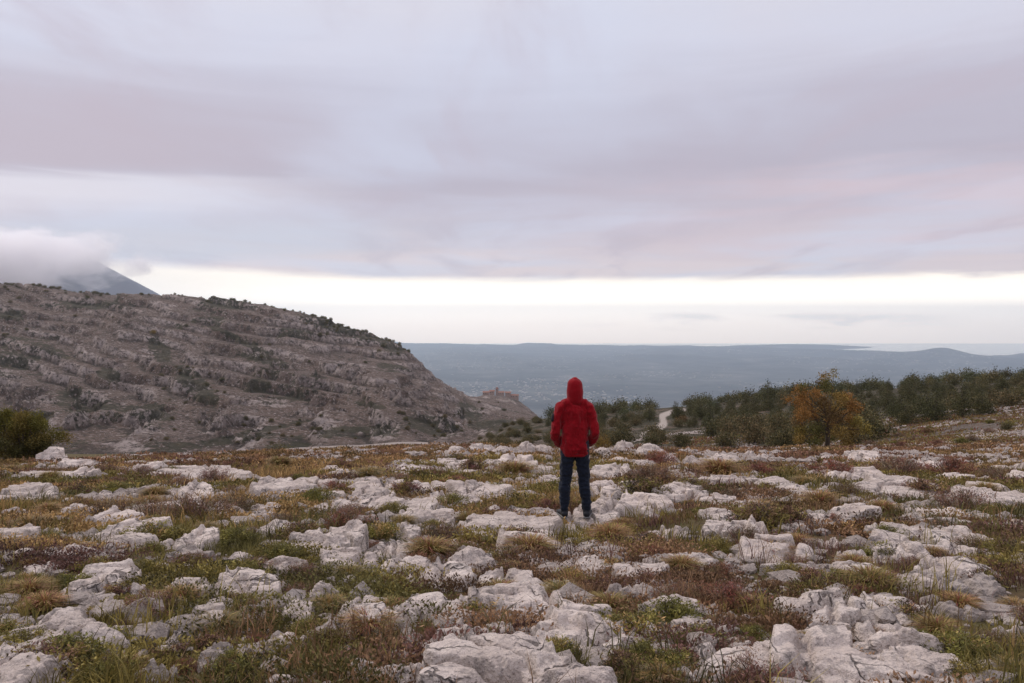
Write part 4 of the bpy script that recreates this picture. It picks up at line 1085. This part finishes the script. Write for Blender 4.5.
# rubble on the bank and mid slopes
n = 60000; d_ = np.exp(rng.uniform(math.log(44), math.log(150), n)); u_ = rng.uniform(-.08, .70, n); x_ = u_ * d_
k = (fbm(x_ / 7, d_ / 7, oct=4, seed=151) + .12 * sstep(u_, .44, .6) + rng.normal(0, .03, n) > .60); x_, d_ = x_[k][:9000], d_[k][:9000]; n = len(x_)
s_ = rng.uniform(.05, .17, n) * (d_ / 60)
V = V0[None] * (1 + rng.uniform(-.35, .35, (n, len(V0), 1))) * (s_[:, None] * rng.uniform(.6, 1.3, (n, 3)))[:, None, :]
V[:, :, 2] *= .6; V += np.stack([x_, d_, gz(x_, d_) + s_ * .1], -1)[:, None, :]
Fg = (np.arange(n)[:, None, None] * len(V0) + F0[None]).reshape(-1, 3)
tag(link('scree', np_mesh('scree', V.reshape(-1, 3), Fg.ravel(), np.full(len(Fg), 3), [M_LIME_D], False)), 'pale broken scree strewn over the stony bank and slope', 'scree', kind='stuff')
# dry grass on the mid slopes
n = 26000; d_ = np.exp(rng.uniform(math.log(42), math.log(120), n)); u_ = rng.uniform(-.70, .70, n); x_ = u_ * d_
k = fbm(x_ / 5, d_ / 5, oct=3, seed=161) > .44; x_, d_ = x_[k], d_[k]; n = len(x_)
sz_ = .16 * (d_ / 45); C = np.repeat(np.stack([x_, d_, gz(x_, d_)], -1), 6, 0) + rng.normal(0, 1, (n * 6, 3)) * np.array([.35, .35, .05]) * np.repeat(d_ / 45, 6)[:, None]
C[:, 2] = gz(C[:, 0], C[:, 1]) + .04
cc = np.array([PALA['straw'], PALA['brown'], PALA['rust'], PALA['olive']])[rng.integers(0, 4, n)] * rng.uniform(.6, 1.1, (n, 1))
v, c = leaf_quads(C, np.repeat(sz_, 6) * rng.uniform(.6, 1.5, n * 6), np.tile([[0, 0, 1.0]], (n * 6, 1)), np.repeat(cc, 6, 0), .4)
tag(link('dry_grass', np_mesh('dry_grass', v, np.arange(len(v)), np.full(len(v) // 4, 4), [M_GRASS], False, {'col': c})), 'russet dry grass on the slopes beyond the plateau rim', 'grass', kind='stuff')

# shrubs dotted over the bare mountain, seen as dark specks
MS = [(bushes[i][0], bushes[i][1]) for i in range(4)]
spots = []
for (px0, px1, cnt) in [(0, 110, 34), (110, 260, 20), (255, 330, 16), (320, 412, 44)]:
    for _ in range(cnt): spots.append((g.uniform(px0, px1), None))
for (cx, cy_, rx, ry, c_) in [(350, 325, 50, 16, 34), (395, 345, 16, 14, 14), (70, 292, 80, 8, 16), (200, 385, 40, 20, 14), (250, 430, 110, 14, 26), (60, 330, 60, 30, 10), (430, 425, 40, 14, 16), (300, 350, 120, 50, 16), (500, 405, 30, 12, 8)]:
    for _ in range(c_): spots.append((cx + g.uniform(-1, 1) * rx, cy_ + g.uniform(-1, 1) * ry))
cnt = 0
for (px_, py_) in spots:
    if py_ is None:                                 # along the skyline
        ds = np.linspace(700, 1150, 120); xs = (px_ - 512) / F * ds; ys = to_px(xs, ds, gz(xs, ds))[1]; kk = int(np.argmin(ys)); d = ds[kk] - g.uniform(0, 14); where = 'along the skyline'
        s = g.uniform(.8, 1.7)
    else:
        x, d = hit(px_, py_, 200, 1800); s = g.uniform(.7, 1.7); where = 'on the face'
        if d > 1700: continue
    x = (px_ - 512) / F * d
    put_tree('mountain_shrub', 'shrub', MS[cnt % 4], x, d, s * 1.35 * (d / 900) ** .5, f'dark shrub dotting the bare mountain {where}', f'shrubs {where} of the bare mountain'); cnt += 1
print('mountain shrubs', cnt)
special(yel, 153, 0 or 830, 7, 2.6, 'yellow_shrub', 'shrub', 'yellow shrub high on the bare mountain face')

# autumn oak
def autumn_oak():
    g = np.random.default_rng(555); D = 46.0; x = (828 - 512) / F * D
    S = D / F                                # metres per pixel there
    OR = (.36, .165, .055); OG = (.30, .18, .055); GR = (.16, .14, .045); YE = (.31, .22, .06); BR = (.20, .115, .05)
    # px offsets from trunk foot (828,452): dx, up, rx, rz, colour
    B = [(-34,58,9,8,OR),(-34,64,4,7,GR),(-22,58,8,6,OR),(-24,46,12,8,OR),(-34,38,10,7,OR),(-28,28,8,6,BR),(-10,50,9,8,BR),(2,62,8,9,GR),(5,70,6,6,OG),(8,76,4,4,YE),(4,54,9,8,OG),(16,52,9,8,OR),(24,44,9,7,OR),(12,40,10,8,OG),
         (0,36,10,8,BR),(-14,36,9,7,OR),(24,32,10,7,OR),(36,28,9,6,YE),(40,22,7,5,YE),(30,20,9,6,OG),(16,24,9,7,GR),(2,22,10,7,OG),(-14,22,9,7,GR),(-26,18,9,6,YE),(-32,12,8,5,OG),(-18,10,9,6,GR),(-4,10,8,6,OG),(10,10,9,6,GR),(22,10,8,5,OG),(4,28,6,5,OR),(-6,66,3,4,BR),(-40,50,5,4,OR)]
    bl = []; rods = [((0, 0, -.4), (.05, 0, 1.0), .16, .12, 8), ((.05, 0, 1.0), (.2, .1, 2.6), .12, .05, 7), ((.05, 0, .9), (-.9, .1, 2.2), .09, .03, 6), ((.1, 0, 1.2), (1.1, -.1, 2.2), .08, .03, 6)]
    for (dx, up, rx, rz, c) in B:
        yy = g.uniform(-1, 1) * max(.25, 1.5 - abs(dx) * .02)
        bl.append((dx * S * .88, yy, up * S * 1.02, rx * S * .72, rx * S * .85, rz * S * .74, c))
        anchor = (.05 + .1 * np.sign(dx), 0, min(.9 + up * S * .35, 2.2)); rods.append((anchor, (dx * S, yy, up * S), .035, .01, 5))
    cr = crown_mesh(bl, 17000, .095, PINE, 556, 7, .6)
    o = thing('autumn_oak', 'russet and green autumn oak standing alone at the rim before the pines', 'tree', (x, D, gz1(x, D) - .05))
    link('crown', cr, o); link('trunk', rods_mesh('trunk', rods, M_BARK), o)
autumn_oak()
# round bush cut by the picture edge
def round_bush():
    D = 34.0; x = (22 - 512) / F * D; S = D / F; g = np.random.default_rng(610)
    bl = []
    for i in range(42):
        a = g.uniform(0, 6.28); r = g.uniform(0, 1) ** .55 * g.uniform(.75, 1.12); up = g.uniform(5, 49)
        wid = 34 * math.sqrt(max(.05, 1 - ((up - 18) / 42) ** 2))
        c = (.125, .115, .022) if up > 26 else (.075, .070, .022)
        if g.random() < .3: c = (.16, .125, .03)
        bl.append((math.cos(a) * r * wid * S, math.sin(a) * r * wid * S, up * S, g.uniform(5, 10) * S, 8 * S, g.uniform(4, 8) * S, c))
    cr = crown_mesh(bl, 36000, .07, PINE, 611, 7, .5)
    o = thing('round_bush', 'round olive-green bush at the plateau edge, cut by the picture border', 'bush', (x, D, gz1(x, D) - .05))
    link('crown', cr, o); link('trunk', rods_mesh('trunk', [((0, 0, -.3), (b[0] * .8, b[1] * .8, b[2]), .04, .012, 5) for b in bl], M_BARK), o)
round_bush()
# hilltop village on the spur
M_WALLP = flat_mat('pinkish_plaster', (.36, .27, .23), .9, .3, .15); M_TILE = flat_mat('clay_tiles', (.28, .15, .11), .9, .5, .2); M_WIN = flat_mat('window_dark', (.03, .03, .035), .3)
def boxv(x0, x1, y0, y1, z0, z1):
    return np.array([(x0, y0, z0), (x1, y0, z0), (x1, y1, z0), (x0, y1, z0), (x0, y0, z1), (x1, y0, z1), (x1, y1, z1), (x0, y1, z1)], float)
def box_mesh(name, L, mat):
    Vs = np.vstack([boxv(*b) for b in L]); Fs = np.vstack([np.array(hf) + 8 * i for i in range(len(L))])
    return np_mesh(name, Vs, Fs.ravel(), np.full(len(Fs), 4), [mat], False)
def house(px_, wm, hm, dep, label, tower=False):
    ds = np.linspace(1300, 1750, 120); xs = (px_ - 512) / F * ds; ys = to_px(xs, ds, gz(xs, ds))[1]; kk = int(np.argmin(ys)); d = ds[kk]
    x = xs[kk]; z = gz1(x, d)
    o = thing('church_tower' if tower else 'village_house', label, 'tower' if tower else 'house', (x, d, z - 1), 0, 'houses of the village on the rocky spur')
    link('wall', box_mesh('wall', [(-wm / 2, wm / 2, -dep / 2, dep / 2, -4, hm)], M_WALLP), o)
    hw = wm / 2 + .5; hd_ = dep / 2 + .5; rh = wm * (.3 if not tower else .8)
    if tower: V = [(-hw, -hd_, hm), (hw, -hd_, hm), (hw, hd_, hm), (-hw, hd_, hm), (0, 0, hm + rh)]; Fr = [0, 1, 4, 1, 2, 4, 2, 3, 4, 3, 0, 4, 3, 2, 1, 0]; Lc = [3, 3, 3, 3, 4]
    else: V = [(-hw, -hd_, hm), (hw, -hd_, hm), (hw, hd_, hm), (-hw, hd_, hm), (-hw, 0, hm + 2.2), (hw, 0, hm + 2.2)]; Fr = [0, 1, 5, 4, 2, 3, 4, 5, 1, 2, 5, 3, 0, 4, 3, 2, 1, 0]; Lc = [4, 4, 3, 3, 4]
    link('roof', np_mesh('roof', V, Fr, Lc, [M_TILE], False), o)
    for i in range(max(1, int(wm / 4))):
        wx = -wm / 2 + 1.6 + i * 3.6
        if wx + .5 < wm / 2: link('window', box_mesh('window', [(wx - .5, wx + .5, -dep / 2 - .06, -dep / 2 + .05, hm - 2.4, hm - 1.0)], M_WIN), o)
house(486, 11, 6, 9, 'low pink house at the mountain end of the spur village')
house(492, 9, 8, 9, 'pink house second from the mountain end of the spur village')
house(497, 5, 13, 5, 'slim church tower rising above the roofs on the rocky spur', True)
house(501, 12, 7, 9, 'wide pink house just past the church tower on the spur')
house(508, 10, 9, 10, 'tall pink house in the middle of the spur village')
house(513, 9, 7, 9, 'pale house last but one before the spur drops away')
house(517, 6, 10, 6, 'narrow house at the very end of the rocky spur')

# ------------------------------------------------------------------ the standing person, seen from behind
def chain_balls(chains):
    """chains: list of lists of (x,y,z,rx,ry,rz); densely interpolated ellipsoids -> one bmesh"""
    b = bmesh.new()
    for ch in chains:
        pts = []
        for p0, p1 in zip(ch[:-1], ch[1:]):
            p0 = np.array(p0, float); p1 = np.array(p1, float); n = max(2, int(np.linalg.norm(p1[:3] - p0[:3]) / (min(p0[3:].min(), p1[3:].min()) * .22)) + 1)
            pts += [p0 + (p1 - p0) * t_ for t_ in np.linspace(0, 1, n, endpoint=False)]
        pts.append(np.array(ch[-1], float))
        for p in pts:
            M = Matrix.Translation(p[:3]) @ Matrix.Diagonal((p[3], p[4], p[5], 1))
            bmesh.ops.create_icosphere(b, subdivisions=3 if max(p[3:]) > .03 else 2, radius=1, matrix=M)
    return b
def remeshed(name, chains, voxel, mat, smooth_it=6, wrinkle=0, wfreq=(1, 1, 1), seed=0, edit=None):
    b = chain_balls(chains); me = bpy.data.meshes.new(name + '_src'); b.to_mesh(me); b.free()
    o = bpy.data.objects.new('tmp', me); COL.objects.link(o)
    r = o.modifiers.new('r', 'REMESH'); r.mode = 'VOXEL'; r.voxel_size = voxel
    s = o.modifiers.new('s', 'SMOOTH'); s.iterations = smooth_it; s.factor = .5
    bpy.context.view_layer.update()
    dg = bpy.context.evaluated_depsgraph_get()
    out = bpy.data.meshes.new_from_object(o.evaluated_get(dg)); out.name = name
    bpy.data.objects.remove(o); bpy.data.meshes.remove(me)
    n = len(out.vertices); co = np.zeros(n * 3, np.float32); out.vertices.foreach_get('co', co); co = co.reshape(-1, 3)
    if wrinkle:
        nr = np.zeros(n * 3, np.float32); out.vertices.foreach_get('normal', nr); nr = nr.reshape(-1, 3)
        q = co * np.array(wfreq)
        dsp = (fbm(*(q * 9).T, oct=3, seed=seed, ridged=True) - .6) * wrinkle + (fbm(*(q * 26).T, oct=3, seed=seed + 3) - .5) * wrinkle * .45
        co = co + nr * dsp[:, None]
    if edit is not None: co = edit(co)
    out.vertices.foreach_set('co', co.astype(np.float32).ravel()); out.update()
    out.polygons.foreach_set('use_smooth', np.ones(len(out.polygons), bool)); out.materials.clear(); out.materials.append(mat)
    return out
M_SKIN = flat_mat('skin', (.45, .27, .20), .55)
def cloth_mat(name, c, dark, scale, bump_d):
    m, t, p = new_mat(name, .92, .1); v = objc(t, False)
    n = t.noise(v, 6, 5, .6); f_ = t.noise(v, scale, 3, .6)
    t.l.new(t.mix(t.math('MULTIPLY', n, .8), c, dark), p.inputs['Base Color'])
    p.inputs['Sheen Weight'].default_value = .12
    t.l.new(t.bump(t.math('ADD', n, t.math('MULTIPLY', f_, .25)), .5, bump_d), p.inputs['Normal']); return m
M_RED = cloth_mat('red_fleece', (.30, .005, .011), (.13, .002, .005), 260, .012)
M_REDRIB = cloth_mat('red_rib_knit', (.26, .004, .009), (.17, .002, .005), 400, .006)
M_DENIM = cloth_mat('dark_denim', (.009, .012, .022), (.018, .023, .038), 300, .008)
M_SHOE = flat_mat('dark_shoe_leather', (.020, .020, .024), .6); M_SOLE = flat_mat('grey_rubber_sole', (.16, .155, .155), .7)
M_BLACK = flat_mat('black_patch', (.02, .015, .02), .7)

PD_ = 10.1
pxz = pr(575, 517)[1] * PD_          # height of the shoe soles
Xp = (575 - 512) / F * PD_
# set the slab so that its top passes under the shoes
q = STAND; P_ = q['P']; o = q['o']
FXL, FXR = -.130, .148
fx = [Xp + FXL, Xp + FXR]
loc = np.array(o.location)
def rock_top(x, y):
    w_ = P_ + loc; k = np.hypot(w_[:, 0] - x, w_[:, 1] - y) < .07
    return w_[k, 2].max() if k.any() else None
# bring it to the person's depth
ymid = PD_ + .02
o.location.y = ymid; loc = np.array(o.location)
tops = [rock_top(fx[0], PD_), rock_top(fx[1], PD_)]; print('slab tops', tops, 'need', pxz, 'ground', gz1(Xp, PD_))
tt = [t_ for t_ in tops if t_ is not None]
if tt: o.location.z += pxz - np.mean(tt)
loc = np.array(o.location)
zf = [(rock_top(x, PD_) or pxz) for x in fx]
root = thing('person', 'person in red hooded sweatshirt and dark jeans, back turned, hands in front pockets', 'person', (Xp, PD_, pxz))
zl, zr = zf[0] - pxz, zf[1] - pxz
# +x right, +y away from the viewer (the way the person faces), z up; total height about 1.78
hipz, kneez, ankz = .90, .49, .10
body = [
 [(0, .015, 1.68, .072, .088, .085), (0, .005, 1.62, .070, .085, .08), (0, .0, 1.54, .055, .060, .05), (0, -.01, 1.47, .062, .062, .05)],          # head, neck
 [(0, .045, 1.575, .045, .045, .045), (0, .035, 1.60, .055, .06, .05)],                                                                   # jaw
 [(0, .105, 1.635, .012, .016, .018), (0, .098, 1.66, .009, .010, .012)],                                                                 # nose
 [(-.02, .088, 1.590, .012, .010, .006), (.02, .088, 1.590, .012, .010, .006)],                                                           # mouth
 [(-.075, .0, 1.64, .010, .018, .03), (-.072, .0, 1.62, .010, .014, .02)], [(.075, .0, 1.64, .010, .018, .03), (.072, .0, 1.62, .010, .014, .02)],   # ears
 [(-.03, .082, 1.665, .013, .010, .010), (-.028, .082, 1.665, .013, .010, .010)], [(.03, .082, 1.665, .013, .010, .010), (.028, .082, 1.665, .013, .010, .010)],
 [(0, .01, 1.40, .140, .075, .05), (0, .01, 1.28, .135, .085, .08), (0, .01, 1.12, .120, .080, .08), (0, .005, .98, .128, .088, .09), (0, 0, .92, .130, .09, .08)],
]
def arm(s):
    sh = (s * .165, -.01, 1.385); elb = (s * .255, -.050, 1.075); wr = (s * .185, .150, .93); kn = (s * .12, .185, .92)
    A = [(*sh, .046, .046, .046), (*elb, .034, .034, .034), (*wr, .026, .026, .026)]
    H = [(*wr, .028, .024, .03), (*kn, .032, .017, .036)]
    out = [A, H]
    for i, (dz, L) in enumerate([(.030, .062), (.010, .070), (-.010, .066), (-.028, .052)]):
        b0 = (kn[0] - s * .012, kn[1] + .002, kn[2] + dz)
        b1 = (b0[0] - s * L * .6, b0[1] + .004, b0[2] - .004); b2 = (b1[0] - s * L * .4, b1[1] - .012, b1[2] - .010)
        out.append([(*b0, .0095, .0095, .0095), (*b1, .0088, .0088, .0088), (*b2, .0075, .0075, .0075)])
    out.append([(wr[0] - s * .02, wr[1] + .01, wr[2] + .025, .011, .011, .011), (kn[0] - s * .005, kn[1] - .012, kn[2] + .052, .0100, .0100, .0100), (kn[0] - s * .035, kn[1] - .012, kn[2] + .058, .0085, .0085, .0085)])
    return out
legs = {}
for s, zz_, fxx in ((-1, zl, FXL), (1, zr, FXR)):
    legs[s] = [(s * .080, 0, hipz, .088, .100, .09), (s * .112, .012, kneez, .058, .062, .06), (fxx, -.012, ankz + zz_ + .17, .050, .056, .05), (fxx, -.02, ankz + zz_, .036, .042, .04)]
    body.append(legs[s]); body.append([(fxx, -.03, .055 + zz_, .032, .034, .03), (fxx + s * .01, .13, .045 + zz_, .036, .05, .022)])
    body += arm(s)
bo = link('body', remeshed('body', body, .006, M_SKIN, 3), root)
# jeans
def leg_j(s, fxx, zz_):
    return [(s * .078, -.004, .93, .094, .112, .08), (s * .084, -.006, .82, .093, .108, .09), (s * .104, .006, .66, .084, .092, .08), (s * .118, .012, .50, .073, .080, .07), (s * .128, -.008, .36, .069, .080, .07), (fxx, -.014, .20 + zz_, .062, .068, .05), (fxx, -.018, .115 + zz_, .050, .058, .03)]
jeans = [[(-.06, 0, .97, .115, .118, .06), (.06, 0, .97, .115, .118, .06)], leg_j(-1, FXL, zl), leg_j(1, FXR, zr)]
link('jeans', remeshed('jeans', jeans, .0085, M_DENIM, 4, .032, (1, 1, 1.9), 5), root)
# shoes
for s, zz_, fxx in ((-1, zl, FXL), (1, zr, FXR)):
    yaw = s * .22
    ch = [(fxx, -.065, .050 + zz_, .040, .034, .040), (fxx + yaw * .05, .02, .050 + zz_, .043, .05, .045), (fxx + yaw * .15, .11, .042 + zz_, .050, .05, .030), (fxx + yaw * .24, .18, .034 + zz_, .042, .035, .024)]
    sh = link('shoe', remeshed('shoe', [ch, [(fxx, -.03, .05 + zz_, .045, .05, .045), (fxx, -.02, .11 + zz_, .046, .052, .02)]], .006, M_SHOE, 3), root)
    so_ = [(a, b_, .012 + zz_, c * 1.08, d * 1.08, .014) for (a, b_, _, c, d, _) in ch]
    link('sole', remeshed('sole', [so_], .006, M_SOLE, 1), sh)
# hooded sweatshirt
hood_torso = [[(0, 0, 1.12, .10, .128, .08), (0, 0, .84, .10, .138, .04)], [(0, -.005, 1.42, .170, .105, .075), (0, -.012, 1.36, .180, .120, .08), (0, -.008, 1.24, .172, .122, .09), (0, -.002, 1.10, .176, .130, .08)], [(-.07, -.002, 1.12, .10, .118, .08), (-.075, .0, .98, .100, .138, .07), (-.076, 0, .88, .100, .142, .05), (-.074, 0, .825, .096, .136, .03)], [(.07, -.002, 1.12, .10, .118, .08), (.075, .0, .98, .100, .138, .07), (.076, 0, .88, .100, .142, .05), (.074, 0, .825, .096, .136, .03)], [(-.08, 0, .88, .10, .143, .04), (.08, 0, .88, .10, .143, .04)],
              [(-.150, -.01, 1.415, .070, .076, .062), (-.06, -.02, 1.475, .085, .080, .055), (.06, -.02, 1.475, .085, .080, .055), (.150, -.01, 1.415, .070, .076, .062)]]
for s in (-1, 1):
    hood_torso.append([(s * .178, -.01, 1.395, .070, .076, .070), (s * .220, -.028, 1.24, .060, .068, .065), (s * .252, -.050, 1.085, .056, .064, .055), (s * .236, .02, .995, .057, .062, .055), (s * .185, .120, .93, .048, .046, .05), (s * .10, .150, .92, .05, .035, .05)])
hd_o = link('hoodie', remeshed('hoodie', hood_torso, .009, M_RED, 4, .042, (1.3, 1, .8), 11), root)
link('hem', remeshed('hem', [[(-.074, 0, .812, .094, .134, .018), (.074, 0, .812, .094, .134, .018)], [(-.074, 0, .795, .092, .131, .018), (.074, 0, .795, .092, .131, .018)]], .008, M_REDRIB, 2, .006, (3, 3, .4), 2), hd_o)
link('arm_patch', remeshed('arm_patch', [[(-.272, -.038, 1.30, .024, .032, .03), (-.285, -.045, 1.25, .022, .032, .03)]], .006, M_BLACK, 1), hd_o)
# hood: shell around the head, open towards the front
hood_ch = [[(0, .005, 1.680, .100, .118, .095), (0, -.008, 1.61, .106, .114, .09), (0, -.018, 1.53, .098, .100, .07), (0, -.022, 1.475, .115, .090, .05)], [(0, .0, 1.765, .03, .05, .022), (0, .03, 1.745, .05, .06, .03)]]
hm_ = remeshed('hood', hood_ch, .008, M_RED, 4, .014, (1, 1, .8), 17)
b = bmesh.new(); b.from_mesh(hm_)
kill = [fc for fc in b.faces if (lambda c: c.y > .055 and c.z > 1.54 and abs(c.x) < .074 + .02 * (c.y > .09) and c.z < 1.755)(fc.calc_center_median())]
bmesh.ops.delete(b, geom=kill, context='FACES'); b.to_mesh(hm_); b.free()
ho = link('hood', hm_, hd_o); sm_ = ho.modifiers.new('thick', 'SOLIDIFY'); sm_.thickness = .008; sm_.offset = -1
